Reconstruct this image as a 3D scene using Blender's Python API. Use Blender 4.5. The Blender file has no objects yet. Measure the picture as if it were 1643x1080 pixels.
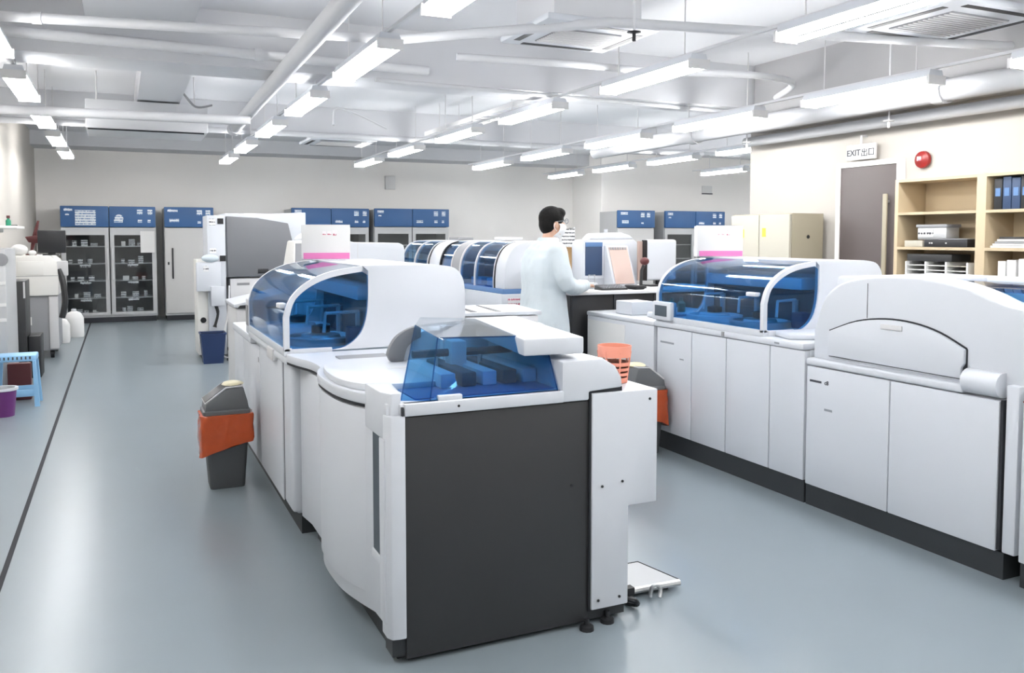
import bpy, bmesh, math, random
from mathutils import Vector, Matrix, noise

random.seed(7)
S = bpy.context.scene
COL = S.collection

# ------------------------------------------------------------------ camera, world, exposure
cd = bpy.data.cameras.new('camera')
cam = bpy.data.objects.new('camera', cd)
COL.objects.link(cam)
cd.sensor_width = 36.0
cd.lens = 1370.0 / 1643.0 * 36.0
cd.shift_y = -80.0 / 1643.0
cd.clip_end = 100
cam.location = (0, 0, 1.5)
cam.rotation_euler = (math.radians(90) - math.atan(80 / 1370.0), 0, -math.radians(24.6))
S.camera = cam
w = bpy.data.worlds.new('world')
S.world = w
w.use_nodes = True
w.node_tree.nodes['Background'].inputs[0].default_value = (0.9, 0.95, 1, 1)
w.node_tree.nodes['Background'].inputs[1].default_value = 0.3
S.view_settings.view_transform = 'Standard'
S.view_settings.look = 'None'
S.view_settings.gamma = 1
S.view_settings.use_curve_mapping = False
S.view_settings.exposure = 1.12
TUBE_POWER = 26.0


# ------------------------------------------------------------------ materials
def mat(name, col, rough=0.5, metal=0.0, spec=0.5, noise=0.0, nscale=20.0, bump=0.0, coat=0.0):
    m = bpy.data.materials.new(name)
    m.use_nodes = True
    nt = m.node_tree
    b = nt.nodes['Principled BSDF']
    c = (*col, 1)
    b.inputs['Base Color'].default_value = c
    b.inputs['Roughness'].default_value = rough
    b.inputs['Metallic'].default_value = metal
    b.inputs['Specular IOR Level'].default_value = spec
    b.inputs['Coat Weight'].default_value = coat
    if noise or bump:
        tc = nt.nodes.new('ShaderNodeTexCoord')
        n = nt.nodes.new('ShaderNodeTexNoise')
        n.inputs['Scale'].default_value = nscale
        n.inputs['Detail'].default_value = 5
        nt.links.new(tc.outputs['Object'], n.inputs['Vector'])
        if noise:
            r = nt.nodes.new('ShaderNodeMapRange')
            r.inputs[3].default_value = 1 - noise
            r.inputs[4].default_value = 1 + noise
            nt.links.new(n.outputs['Fac'], r.inputs[0])
            x = nt.nodes.new('ShaderNodeVectorMath')
            x.operation = 'SCALE'
            x.inputs[0].default_value = col
            nt.links.new(r.outputs[0], x.inputs['Scale'])
            nt.links.new(x.outputs[0], b.inputs['Base Color'])
        if bump:
            bp = nt.nodes.new('ShaderNodeBump')
            bp.inputs['Strength'].default_value = bump
            bp.inputs['Distance'].default_value = 0.01
            nt.links.new(n.outputs['Fac'], bp.inputs['Height'])
            nt.links.new(bp.outputs[0], b.inputs['Normal'])
    return m


def glass(name, tint, ior=1.45, rough=0.03):
    m = bpy.data.materials.new(name)
    m.use_nodes = True
    nt = m.node_tree
    nt.nodes.clear()
    o = nt.nodes.new('ShaderNodeOutputMaterial')
    mix = nt.nodes.new('ShaderNodeMixShader')
    t = nt.nodes.new('ShaderNodeBsdfTransparent')
    g = nt.nodes.new('ShaderNodeBsdfGlossy')
    lw = nt.nodes.new('ShaderNodeLayerWeight')
    lw.inputs['Blend'].default_value = 0.5
    pw = nt.nodes.new('ShaderNodeMath')
    pw.operation = 'POWER'
    pw.inputs[1].default_value = 4.0
    f = nt.nodes.new('ShaderNodeMath')
    f.operation = 'MULTIPLY_ADD'
    f.inputs[1].default_value = 0.75
    f.inputs[2].default_value = ((ior - 1) / (ior + 1)) ** 2
    nt.links.new(lw.outputs['Facing'], pw.inputs[0])
    nt.links.new(pw.outputs[0], f.inputs[0])
    t.inputs[0].default_value = (*tint, 1)
    g.inputs[0].default_value = (1, 1, 1, 1)
    g.inputs['Roughness'].default_value = rough
    nt.links.new(f.outputs[0], mix.inputs[0])
    nt.links.new(t.outputs[0], mix.inputs[1])
    nt.links.new(g.outputs[0], mix.inputs[2])
    nt.links.new(mix.outputs[0], o.inputs[0])
    return m


def emit(name, col, power):
    m = bpy.data.materials.new(name)
    m.use_nodes = True
    b = m.node_tree.nodes['Principled BSDF']
    b.inputs['Base Color'].default_value = (0.9, 0.9, 0.9, 1)
    b.inputs['Emission Color'].default_value = (*col, 1)
    b.inputs['Emission Strength'].default_value = power
    return m


def printed(name, bg, ink, sx=90.0, sz=45.0, thr=0.52):
    """paper with rows of illegible print: noise broken into lines along object Z"""
    m = bpy.data.materials.new(name)
    m.use_nodes = True
    nt = m.node_tree
    b = nt.nodes['Principled BSDF']
    b.inputs['Roughness'].default_value = 0.6
    tc = nt.nodes.new('ShaderNodeTexCoord')
    mp = nt.nodes.new('ShaderNodeMapping')
    mp.inputs['Scale'].default_value = (sx, sx, sz * 0.5)
    nt.links.new(tc.outputs['Object'], mp.inputs[0])
    n = nt.nodes.new('ShaderNodeTexNoise')
    n.inputs['Scale'].default_value = 1.0
    n.inputs['Detail'].default_value = 2
    nt.links.new(mp.outputs[0], n.inputs['Vector'])
    wv = nt.nodes.new('ShaderNodeTexWave')
    wv.bands_direction = 'Z'
    wv.inputs['Scale'].default_value = sz * 0.16
    nt.links.new(tc.outputs['Object'], wv.inputs['Vector'])
    mu = nt.nodes.new('ShaderNodeMath')
    mu.operation = 'MULTIPLY'
    nt.links.new(n.outputs['Fac'], mu.inputs[0])
    nt.links.new(wv.outputs['Fac'], mu.inputs[1])
    gt = nt.nodes.new('ShaderNodeMath')
    gt.operation = 'GREATER_THAN'
    gt.inputs[1].default_value = thr * 0.75
    nt.links.new(mu.outputs[0], gt.inputs[0])
    mix = nt.nodes.new('ShaderNodeMix')
    mix.data_type = 'RGBA'
    mix.inputs[6].default_value = (*bg, 1)
    mix.inputs[7].default_value = (*ink, 1)
    nt.links.new(gt.outputs[0], mix.inputs[0])
    nt.links.new(mix.outputs[2], b.inputs['Base Color'])
    return m


MT = dict(
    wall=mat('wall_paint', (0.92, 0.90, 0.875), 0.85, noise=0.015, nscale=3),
    dimmed_cream=mat('dimmed_cream_paint', (0.46, 0.437, 0.405), 0.85, noise=0.015, nscale=3),  # cream wall, its colour darkened against glare from the close lamp rows
    concrete=mat('upper_wall_shade', (0.36, 0.36, 0.37), 0.9, noise=0.04, nscale=3),  # grey that stands in for shade on the upper door wall
    dimmed_duct=mat('dimmed_duct_paint', (0.44, 0.45, 0.47), 0.5),  # duct paint darkened in colour where lamps light it from the side
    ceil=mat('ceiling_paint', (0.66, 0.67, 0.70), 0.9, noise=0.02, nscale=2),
    duct=mat('duct_paint', (0.60, 0.61, 0.635), 0.55),
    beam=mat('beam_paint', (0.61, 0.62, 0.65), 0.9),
    floor=mat('floor_vinyl', (0.225, 0.268, 0.295), 0.28, spec=0.5, noise=0.05, nscale=2.2),
    white=mat('white_plastic', (0.60, 0.625, 0.67), 0.38, noise=0.008, nscale=3),
    white2=mat('white_enamel', (0.58, 0.605, 0.65), 0.42),
    warm=mat('warm_white_plastic', (0.78, 0.77, 0.74), 0.45),
    offgrey=mat('light_grey_plastic', (0.62, 0.62, 0.63), 0.45),
    grey=mat('mid_grey_plastic', (0.27, 0.275, 0.29), 0.5),
    grey2=mat('cover_grey', (0.17, 0.175, 0.19), 0.5),
    steel=mat('brushed_steel', (0.55, 0.56, 0.57), 0.35, metal=0.8),
    silver=mat('silver_paint', (0.50, 0.51, 0.52), 0.4, metal=0.3),
    dark=mat('charcoal_panel', (0.029, 0.030, 0.032), 0.45, noise=0.06, nscale=4),
    black=mat('black_plastic', (0.012, 0.013, 0.016), 0.45),
    seam=mat('dark_gap', (0.02, 0.022, 0.028), 0.8),
    skirt=mat('plinth_dark', (0.028, 0.032, 0.036), 0.5),
    navy=mat('navy_panel', (0.03, 0.06, 0.13), 0.45),
    inside=mat('inside_dark', (0.06, 0.08, 0.10), 0.6),
    insidelt=mat('inside_light', (0.60, 0.68, 0.74), 0.6),
    bluepad=mat('blue_strip', (0.10, 0.20, 0.40), 0.5),
    header=mat('fridge_blue', (0.04, 0.12, 0.29), 0.45, noise=0.05, nscale=2),
    fridge=mat('fridge_grey', (0.56, 0.555, 0.55), 0.45),
    fridgein=mat('fridge_interior', (0.17, 0.18, 0.19), 0.6),
    bin=mat('bin_grey', (0.085, 0.09, 0.095), 0.5),
    binlid=mat('bin_lid_grey', (0.12, 0.125, 0.13), 0.45),
    orange=mat('orange_liner', (0.48, 0.075, 0.018), 0.22, noise=0.2, nscale=14, bump=0.5),
    bag=mat('pale_bag', (0.72, 0.66, 0.45), 0.4, noise=0.2, nscale=30, bump=0.5),
    coral=mat('coral_plastic', (0.85, 0.33, 0.23), 0.45),
    pink=mat('pink_card', (0.72, 0.20, 0.46), 0.6),
    purple=mat('purple_plastic', (0.13, 0.025, 0.16), 0.4),
    sky=mat('sky_blue_plastic', (0.27, 0.52, 0.78), 0.4),
    binblue=mat('blue_bin_plastic', (0.015, 0.035, 0.11), 0.45),
    cream=mat('cream_steel', (0.45, 0.43, 0.365), 0.5),
    tan=mat('tan_steel', (0.36, 0.325, 0.245), 0.5),
    wood=mat('birch_wood', (0.52, 0.42, 0.28), 0.55, noise=0.06, nscale=6),
    door=mat('door_brown', (0.095, 0.078, 0.077), 0.5, noise=0.05, nscale=3),
    red=mat('alarm_red', (0.26, 0.014, 0.012), 0.35),
    yellow=mat('yellow_sticker', (0.75, 0.62, 0.06), 0.5),
    green=mat('green_print', (0.02, 0.25, 0.14), 0.5),
    inkred=mat('red_print', (0.62, 0.12, 0.2), 0.6),
    ink=mat('ink', (0.05, 0.055, 0.07), 0.6),
    inkgrey=mat('grey_ink', (0.25, 0.27, 0.30), 0.6),
    paper=mat('paper', (0.72, 0.72, 0.715), 0.7),
    card=mat('cardboard', (0.42, 0.27, 0.13), 0.8),
    screen=mat('pale_screen', (0.52, 0.38, 0.33), 0.35),
    maroon=mat('maroon', (0.10, 0.02, 0.022), 0.5),
    skin=mat('skin', (0.62, 0.38, 0.27), 0.55),
    hair=mat('hair', (0.006, 0.0055, 0.0055), 0.6, spec=0.15, bump=0.5, nscale=90),
    coat=mat('coat_cotton', (0.56, 0.62, 0.655), 0.85, noise=0.03, nscale=12, bump=0.35),
    mask=mat('mask_cloth', (0.82, 0.84, 0.86), 0.8),
    trousers=mat('trousers', (0.02, 0.022, 0.03), 0.8),
    bluegl=glass('blue_tinted_visor', (0.40, 0.64, 0.82)),
    bluegl2=glass('deep_blue_visor', (0.36, 0.62, 0.83)),
    smoke=glass('smoke_visor', (0.62, 0.68, 0.74)),
    clear=glass('door_glass', (0.86, 0.88, 0.89)),
    spec=glass('spectacle_glass', (0.93, 0.95, 0.96)),
    tube=emit('lit_tube', (1.0, 0.985, 0.96), TUBE_POWER),
    pr_blue=printed('print_on_white', (0.78, 0.82, 0.86), (0.10, 0.22, 0.45)),
    pr_ink=printed('print_black', (0.78, 0.79, 0.80), (0.06, 0.06, 0.07)),
    pr_red=printed('print_red', (0.80, 0.78, 0.80), (0.55, 0.15, 0.22)),
    pr_bot=printed('reagent_print', (0.60, 0.62, 0.64), (0.10, 0.11, 0.13), 60, 60),
)


# ------------------------------------------------------------------ geometry helpers
def roots_matrix(p):
    m = Matrix.Identity(4)
    while p is not None:
        m = (Matrix.Translation(p.location) @ p.rotation_euler.to_matrix().to_4x4()) @ m
        p = p.parent
    return m


def spline(pts, n=6):
    """Catmull-Rom through the points"""
    out = []
    P = [Vector(p) for p in pts]
    for i in range(len(P) - 1):
        p0 = P[max(i - 1, 0)]
        p1, p2 = P[i], P[i + 1]
        p3 = P[min(i + 2, len(P) - 1)]
        for k in range(n):
            t = k / n
            out.append(0.5 * (2 * p1 + (p2 - p0) * t + (2 * p0 - 5 * p1 + 4 * p2 - p3) * t * t + (3 * p1 - p0 - 3 * p2 + p3) * t ** 3))
    out.append(P[-1])
    return [tuple(p) for p in out]


class MB:
    def __init__(s):
        s.v, s.f = [], []

    def add(s, vs, fs):
        o = len(s.v)
        s.v += [tuple(v) for v in vs]
        s.f += [tuple(i + o for i in f) for f in fs]
        return s

    def bx(s, x0, x1, y0, y1, z0, z1):
        vs = [(x, y, z) for x in (x0, x1) for y in (y0, y1) for z in (z0, z1)]
        return s.add(vs, [(0, 1, 3, 2), (4, 6, 7, 5), (0, 4, 5, 1), (2, 3, 7, 6), (0, 2, 6, 4), (1, 5, 7, 3)])

    def prism(s, poly, ax, a, b):
        n = len(poly)
        def P(u, v, c):
            return {'x': (c, u, v), 'y': (u, c, v), 'z': (u, v, c)}[ax]
        vs = [P(u, v, a) for u, v in poly] + [P(u, v, b) for u, v in poly]
        fs = [tuple(range(n))[::-1], tuple(range(n, 2 * n))]
        fs += [(i, (i + 1) % n, n + (i + 1) % n, n + i) for i in range(n)]
        return s.add(vs, fs)

    def loft(s, rings, cap=True):
        n = len(rings[0])
        vs = [p for r in rings for p in r]
        fs = []
        for k in range(len(rings) - 1):
            for i in range(n):
                j = (i + 1) % n
                fs.append((k * n + i, k * n + j, (k + 1) * n + j, (k + 1) * n + i))
        if cap:
            fs.append(tuple(range(n))[::-1])
            fs.append(tuple(range((len(rings) - 1) * n, len(rings) * n)))
        return s.add(vs, fs)

    def tube(s, pts, r, n=8):
        """round bar through points; r is one radius or one per point"""
        P = [Vector(p) for p in pts]
        R = r if isinstance(r, (list, tuple)) else [r] * len(P)
        rings = []
        ref = None
        for i, p in enumerate(P):
            d = (P[min(i + 1, len(P) - 1)] - P[max(i - 1, 0)]).normalized()
            if ref is None:
                ref = Vector((0, 0, 1)) if abs(d.z) < 0.9 else Vector((1, 0, 0))
            u = d.cross(ref).normalized()
            v = u.cross(d).normalized()
            ref = v
            rings.append([tuple(p + (u * math.cos(2 * math.pi * k / n) + v * math.sin(2 * math.pi * k / n)) * R[i]) for k in range(n)])
        return s.loft(rings)

    def lathe(s, prof, cx, cy, n=16, sx=1.0, sy=1.0):
        rings = [[(cx + r * sx * math.cos(2 * math.pi * k / n), cy + r * sy * math.sin(2 * math.pi * k / n), z) for k in range(n)] for r, z in prof]
        return s.loft(rings)

    def ball(s, c, rx, ry, rz, n=14, m=9):
        rings = []
        for j in range(m + 1):
            a = -math.pi / 2 + math.pi * (j / m * 0.96 + 0.02)
            rings.append([(c[0] + rx * math.cos(a) * math.cos(2 * math.pi * k / n), c[1] + ry * math.cos(a) * math.sin(2 * math.pi * k / n), c[2] + rz * math.sin(a)) for k in range(n)])
        return s.loft(rings)

    def sheet(s, rows, th):
        """thin curved sheet of real thickness: rows of points, pushed along the averaged normal"""
        R, C = len(rows), len(rows[0])
        P = [[Vector(p) for p in r] for r in rows]
        Q = []
        for i in range(R):
            q = []
            for j in range(C):
                du = P[min(i + 1, R - 1)][j] - P[max(i - 1, 0)][j]
                dv = P[i][min(j + 1, C - 1)] - P[i][max(j - 1, 0)]
                n = du.cross(dv)
                n = n.normalized() if n.length > 1e-9 else Vector((0, 0, 1))
                q.append(P[i][j] + n * th)
            Q.append(q)
        vs = [p for r in P for p in r] + [p for r in Q for p in r]
        o = R * C
        fs = []
        for i in range(R - 1):
            for j in range(C - 1):
                a, b, c, d = i * C + j, i * C + j + 1, (i + 1) * C + j + 1, (i + 1) * C + j
                fs += [(a, b, c, d), (o + d, o + c, o + b, o + a)]
        for j in range(C - 1):
            fs += [(j, o + j, o + j + 1, j + 1), ((R - 1) * C + j, (R - 1) * C + j + 1, o + (R - 1) * C + j + 1, o + (R - 1) * C + j)]
        for i in range(R - 1):
            fs += [(i * C, (i + 1) * C, o + (i + 1) * C, o + i * C), (i * C + C - 1, o + i * C + C - 1, o + (i + 1) * C + C - 1, (i + 1) * C + C - 1)]
        return s.add(vs, fs)

    def build(s, name, m, parent=None, bevel=0.0, seg=2, local=False, smooth=True, ang=40, remesh=0.0, relax=0):
        me = bpy.data.meshes.new(name)
        vs = s.v
        if parent is not None and not local:
            inv = roots_matrix(parent).inverted()
            vs = [tuple(inv @ Vector(v)) for v in vs]
        me.from_pydata(vs, [], s.f)
        bm = bmesh.new()
        bm.from_mesh(me)
        if not remesh:
            bmesh.ops.remove_doubles(bm, verts=bm.verts, dist=1e-5)
        bmesh.ops.recalc_face_normals(bm, faces=bm.faces)
        if bevel:
            es = [e for e in bm.edges if len(e.link_faces) == 2 and e.calc_face_angle(0) > math.radians(35)]
            bmesh.ops.bevel(bm, geom=es, offset=bevel, segments=seg, affect='EDGES', clamp_overlap=True, profile=0.5)
        bm.to_mesh(me)
        bm.free()
        me.materials.append(MT[m])
        o = bpy.data.objects.new(name, me)
        COL.objects.link(o)
        if remesh:
            md = o.modifiers.new('r', 'REMESH')
            md.mode = 'VOXEL'
            md.voxel_size = remesh
            if relax:
                sm = o.modifiers.new('s', 'SMOOTH')
                sm.iterations = relax
                sm.factor = 0.5
            dg = bpy.context.evaluated_depsgraph_get()
            me2 = bpy.data.meshes.new_from_object(o.evaluated_get(dg))
            o.modifiers.clear()
            o.data = me2
            me2.name = name
            me2.materials.clear()
            me2.materials.append(MT[m])
            me = me2
        if smooth:
            me.polygons.foreach_set('use_smooth', [True] * len(me.polygons))
            me.set_sharp_from_angle(angle=math.radians(ang))
        if parent is not None:
            o.parent = parent
        return o


def tag(o, label=None, cat=None, group=None, kind=None):
    if label:
        o['label'] = label
    if cat:
        o['category'] = cat
    if group:
        o['group'] = group
    if kind:
        o['kind'] = kind
    return o


def thing(name, label, cat, loc=(0, 0, 0), rz=0.0, group=None):
    o = bpy.data.objects.new(name, None)
    o.empty_display_size = 0.1
    COL.objects.link(o)
    o.location = loc
    o.rotation_euler = (0, 0, rz)
    return tag(o, label, cat, group)


def copy_tree(o, parent=None):
    c = o.copy()
    COL.objects.link(c)
    c.parent = parent
    for ch in list(o.children):
        copy_tree(ch, c)
    return c


def box(name, m, parent, x0, x1, y0, y1, z0, z1, bevel=0.0, local=False, seg=2):
    return MB().bx(x0, x1, y0, y1, z0, z1).build(name, m, parent, bevel=bevel, local=local, seg=seg)


def text(name, body, m, parent, origin, right, up, size, depth=0.002):
    """flat lettering as a mesh; right and up are world directions of the text plane"""
    cu = bpy.data.curves.new(name, 'FONT')
    cu.body = body
    cu.size = size
    cu.extrude = depth / 2
    cu.resolution_u = 2
    cu.offset = 0.02 * size
    tmp = bpy.data.objects.new(name, cu)
    COL.objects.link(tmp)
    dg = bpy.context.evaluated_depsgraph_get()
    me = bpy.data.meshes.new_from_object(tmp.evaluated_get(dg))
    bpy.data.objects.remove(tmp)
    r, u = Vector(right).normalized(), Vector(up).normalized()
    n = r.cross(u)
    M = Matrix((r, u, n)).transposed().to_4x4()
    M.translation = Vector(origin)
    if parent is not None:
        M = roots_matrix(parent).inverted() @ M
    me.transform(M)
    me.materials.clear()
    me.materials.append(MT[m])
    me.name = name
    o = bpy.data.objects.new(name, me)
    COL.objects.link(o)
    if parent is not None:
        o.parent = parent
    return o


ORD = ['first', 'second', 'third', 'fourth', 'fifth', 'sixth', 'seventh', 'eighth', 'ninth', 'tenth']

# ------------------------------------------------------------------ the room
XL, XR, YB, ZC = -1.35, 6.25, 17.3, 3.3
fl = MB().bx(-1.6, 14.8, -3.2, 17.5, -0.1, 0.0).build('floor', 'floor', smooth=False)
tag(fl, 'blue grey vinyl floor', kind='structure')
box('floor_joint', 'seam', fl, -0.52, -0.498, -3.0, 16.5, -0.002, 0.003)
ce = MB().bx(-1.6, 14.8, -3.2, 17.5, ZC, ZC + 0.1).build('ceiling', 'ceil', smooth=False)
tag(ce, 'white painted concrete ceiling', kind='structure')
for y0, y1, z in ((2.0, 2.5, 2.98), (7.25, 7.75, 2.86), (12.0, 12.5, 2.95), (16.55, 17.3, 3.06)):
    box('ceiling_beam', 'beam', ce, XL, XR if y1 < 7.3 else 14.6, y0, y1, z, ZC)
box('ceiling_beam', 'beam', ce, 0.2, 0.62, 7.75, 12.0, 2.95, ZC)
box('ceiling_beam', 'beam', ce, -0.2, 0.55, 2.5, 7.25, 3.12, ZC)


def wall(name, *b, m='wall'):
    return tag(MB().bx(*b).build(name, m, smooth=False), kind='structure')


wall('wall_left', XL - 0.15, XL, -3, 17.45, 0, ZC, m='dimmed_cream')
wall('wall_back', XL, 9.45, YB, YB + 0.15, 0, ZC)
wall('wall_back_right', 9.45, 14.6, 16.0, YB + 0.15, 0, ZC)
wall('wall_right', XR, XR + 0.2, -3, 7.42, 0, ZC, m='dimmed_cream')
box('ceiling_beam', 'concrete', ce, 6.12, XR, -3, 7.22, 2.60, ZC)  # added band, shade of the unlit upper wall put into its grey
wall('wall_return', XR + 0.2, 14.6, 7.22, 7.42, 0, ZC)
wall('wall_far_right', 14.6, 14.75, 7.22, 17.45, 0, ZC)
wall('wall_front', XL, XR, -3.15, -3.0, 0, ZC)

d = thing('door_1', 'dark brown flush door in the wall beside the bookcase', None, (6.22, 5.76, 0))
d['kind'] = 'structure'
box('door_leaf', 'door', d, 6.205, 6.245, 5.44, 6.085, 0.01, 2.145, 0.003)
for a in ((6.195, 6.248, 5.39, 5.44, 0, 2.19), (6.195, 6.248, 6.085, 6.135, 0, 2.19), (6.195, 6.248, 5.44, 6.085, 2.145, 2.19)):
    box('door_frame', 'wall', d, *a)
h = box('door_handle', 'tan', d, 6.15, 6.17, 5.5, 5.545, 1.05, 1.88, 0.005)
for z in (1.12, 1.8):
    box('handle_mount', 'steel', h, 6.17, 6.205, 5.51, 5.535, z, z + 0.03)


# ------------------------------------------------------------------ fluorescent lamps
def make_lamp():
    r = thing('ceiling_lamp', '', 'lamp')
    L = 0.62
    MB().prism([(-0.075, 0.05), (-0.06, 0.10), (0.06, 0.10), (0.075, 0.05)], 'y', -L, L).build('housing', 'white2', r, local=True)
    MB().prism([(-0.045, 0.05), (0.0, 0.025), (0.045, 0.05)], 'y', -L, L).build('reflector', 'white', r, local=True)
    for sx in (-0.066, 0.066):
        MB().tube([(sx, -L + 0.03, 0.016), (sx, L - 0.03, 0.016)], 0.016, 8).build('tube', 'tube', r, local=True)
    for sy in (-1, 1):
        box('end_cap', 'offgrey', r, -0.085, 0.085, sy * L - 0.012, sy * L + 0.012, -0.004, 0.06, local=True)
        MB().tube([(0, sy * 0.45, 0.10), (0, sy * 0.45, 0.61)], 0.005, 6).build('suspension_rod', 'offgrey', r, local=True)
    return r


lamp0 = make_lamp()
first = True
rows = [(-0.70, [-1.0, 1.1, 3.2, 5.4, 7.45, 9.5, 11.55, 13.5], 'row nearest the wall with jugs'),
        (1.58, [-1.0, 1.1, 3.2, 5.3, 7.4, 9.4, 11.5, 13.5], 'row beside the thick ceiling pipe'),
        (3.74, [-1.1, 0.9, 2.9, 5.0, 7.1, 9.1, 11.2, 13.2], 'row passing the near cassette'),
        (5.32, [-1.2, 0.65, 2.5, 4.35, 6.2, 8.05, 9.9, 11.75], 'row beside the round duct'),
        (8.05, [9.0, 10.8, 12.6, 14.4], 'row beyond the door wall'),
        (12.7, [8.6, 10.6, 12.6], 'unseen fill row added behind the door wall'),  # unseen lamps, added to brighten the back of the room
        (10.35, [8.6, 10.5, 12.4], 'row before the recess fridges')]
for x, ys, rn in rows:
    for i, y in enumerate(ys):
        o = lamp0 if first else copy_tree(lamp0)
        first = False
        zl = 2.59 if x == 5.32 else 2.69
        o.location = (x, y + 0.62, zl)
        k = len(ys) - i
        o['label'] = 'lit twin tube lamp, %s from back, %s' % (ORD[k - 1], rn)
        o['group'] = 'fluorescent lamps hung in rows'
    rail = MB().bx(x - 0.012, x + 0.012, ys[0] - 0.3, ys[-1] + 1.6, zl + 0.105, zl + 0.125).build('ceiling_lamp_rail', 'duct')
    tag(rail, 'thin metal rail carrying the lamp ' + rn, 'rail', 'lamp rails')


# ------------------------------------------------------------------ hooded analyzers
def hood_profile(x0, ins=0.0):
    """front-to-back outline of a hood in x and z, from the sill up over the arch"""
    i = ins
    p = [(x0 + i, 0.93), (x0 + i, 1.10), (x0 + 0.035 + i * 0.8, 1.195 - i * 0.35), (x0 + 0.12 + i * 0.6, 1.275 - i * 0.8), (x0 + 0.24 + i * 0.3, 1.325 - i), (x0 + 0.40, 1.35 - i)]
    return [p[0]] + spline(p[1:], 4)


def hood(root, x0, y0, y1):
    rear = [(x0 + 0.40, 1.352), (x0 + 0.80, 1.352)] + spline([(x0 + 0.80, 1.352), (x0 + 0.90, 1.335), (x0 + 0.95, 1.28), (x0 + 0.965, 1.2)], 4)[1:] + [(x0 + 0.965, 0.93)]
    cut = spline([(x0 + 0.22, 0.925), (x0 + 0.31, 0.94), (x0 + 0.385, 1.0), (x0 + 0.42, 1.09), (x0 + 0.43, 1.20), (x0 + 0.43, 1.325)], 4)
    side = rear + cut
    # white rear shell with a hollow inside
    MB().prism(rear + [(x0 + 0.62, 0.93), (x0 + 0.60, 1.26), (x0 + 0.40, 1.318)], 'y', y0 + 0.03, y1 - 0.03).build('rear_cover', 'white', root, ang=35)
    MB().prism(side, 'y', y0, y0 + 0.035).build('side_panel', 'white', root, bevel=0.006, ang=50)
    MB().prism(side, 'y', y1 - 0.035, y1).build('side_panel', 'white', root, bevel=0.006, ang=50)
    # rims
    out, inn = hood_profile(x0), hood_profile(x0, 0.028)
    for a, b in ((y0, y0 + 0.03), (y1 - 0.03, y1)):
        MB().prism(out + inn[::-1], 'y', a, b).build('arch_rim', 'white', root, ang=30)
    box('sill', 'white', root, x0, x0 + 0.04, y0, y1, 0.905, 0.945, 0.004)
    box('sill', 'white', root, x0 + 0.04, x0 + 0.24, y0, y0 + 0.03, 0.905, 0.94, 0.004)
    # curved tinted visor
    prof = hood_profile(x0, 0.008)
    rowsv = [[(x, y0 + 0.03 + (y1 - y0 - 0.06) * t, z + 0.002) for t in (0, 1)] for x, z in prof]
    v = MB().sheet(rowsv, 0.004).build('visor', 'bluegl', root, ang=30)
    # flat tinted side pane
    pane = [(x0 + 0.026, 0.94)] + inn[1:] + cut[::-1][1:]
    for a in (y0 + 0.012, y1 - 0.016):
        MB().prism(pane, 'y', a, a + 0.004).build('side_pane', 'bluegl', root)
    box('visor_grip', 'white', root, x0 - 0.012, x0 + 0.03, y0 + 0.06, y0 + 0.15, 1.14, 1.165, 0.006)
    # inside: tray, dark bulkhead, carousel, gantry
    box('inner_tray', 'insidelt', root, x0 + 0.04, x0 + 0.60, y0 + 0.04, y1 - 0.04, 0.91, 0.925)
    box('inner_bulkhead', 'inside', root, x0 + 0.47, x0 + 0.52, y0 + 0.05, y1 - 0.05, 0.93, 1.16)
    box('inner_cover', 'insidelt', root, x0 + 0.40, x0 + 0.575, y0 + 0.12, y1 - 0.05, 1.165, 1.24, 0.01)
    for k, yy in enumerate((y0 + 0.32, y1 - 0.34)):
        c = MB().lathe([(0.19, 0.927), (0.19, 0.965), (0.17, 0.97), (0.16, 0.95), (0.11, 0.95), (0.10, 0.975), (0.05, 0.98), (0.0, 0.985)], x0 + 0.25, yy, 28).build('carousel', 'insidelt' if k else 'steel', root, ang=30)
        MB().lathe([(0.05, 0.985), (0.05, 1.02), (0.0, 1.03)], x0 + 0.25, yy, 12).build('carousel_hub', 'black', c)
    for k in range(3):
        yy = y0 + 0.2 + k * (y1 - y0 - 0.4) / 2
        pr = MB().tube([(x0 + 0.43, yy, 0.93), (x0 + 0.43, yy, 1.10)], 0.02, 8).build('probe_post', 'steel', root)
        MB().tube([(x0 + 0.43, yy, 1.10), (x0 + 0.24, yy - 0.05, 1.10), (x0 + 0.23, yy - 0.052, 1.0)], 0.01, 6).build('probe_arm', 'offgrey', pr)
    box('inner_block', 'navy', root, x0 + 0.34, x0 + 0.45, y0 + 0.045, y0 + 0.14, 0.93, 1.03, 0.008)


# ---- hooded analyzer of the near island
A = thing('hooded_analyzer', 'white analyzer with a tinted arched hood standing behind the charcoal fronted module', 'analyzer', (1.2, 5.2, 0))
XA = 0.725
hood(A, XA, 4.30, 5.60)
box('body', 'white2', A, 0.775, 1.69, 4.28, 6.55, 0.11, 0.865, 0.01)
box('worktop', 'white', A, XA - 0.0, 1.70, 4.26, 5.62, 0.865, 0.905, 0.012)
box('worktop', 'white', A, XA + 0.01, 1.70, 5.62, 6.55, 0.82, 0.872, 0.01)
for y0, y1 in ((4.50, 5.28), (5.29, 6.02), (6.03, 6.54)):
    dr = box('door', 'white', A, 0.745, 0.785, y0 + 0.003, y1 - 0.003, 0.12, 0.86 if y1 < 5.5 else 0.815, 0.006)
box('corner_post', 'white2', A, 0.75, 0.95, 4.262, 4.492, 0.12, 0.865, 0.02, seg=3)
box('plinth', 'skirt', A, 0.80, 1.66, 4.30, 6.5, 0.0, 0.11)
box('door_seam', 'seam', A, 0.752, 0.80, 4.492, 4.503, 0.12, 0.862)
cb = box('control_box', 'white', A, 0.735, 0.84, 5.64, 5.80, 0.872, 1.10, 0.012)
box('display', 'grey', cb, 0.731, 0.736, 5.67, 5.77, 0.93, 1.06)
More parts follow.
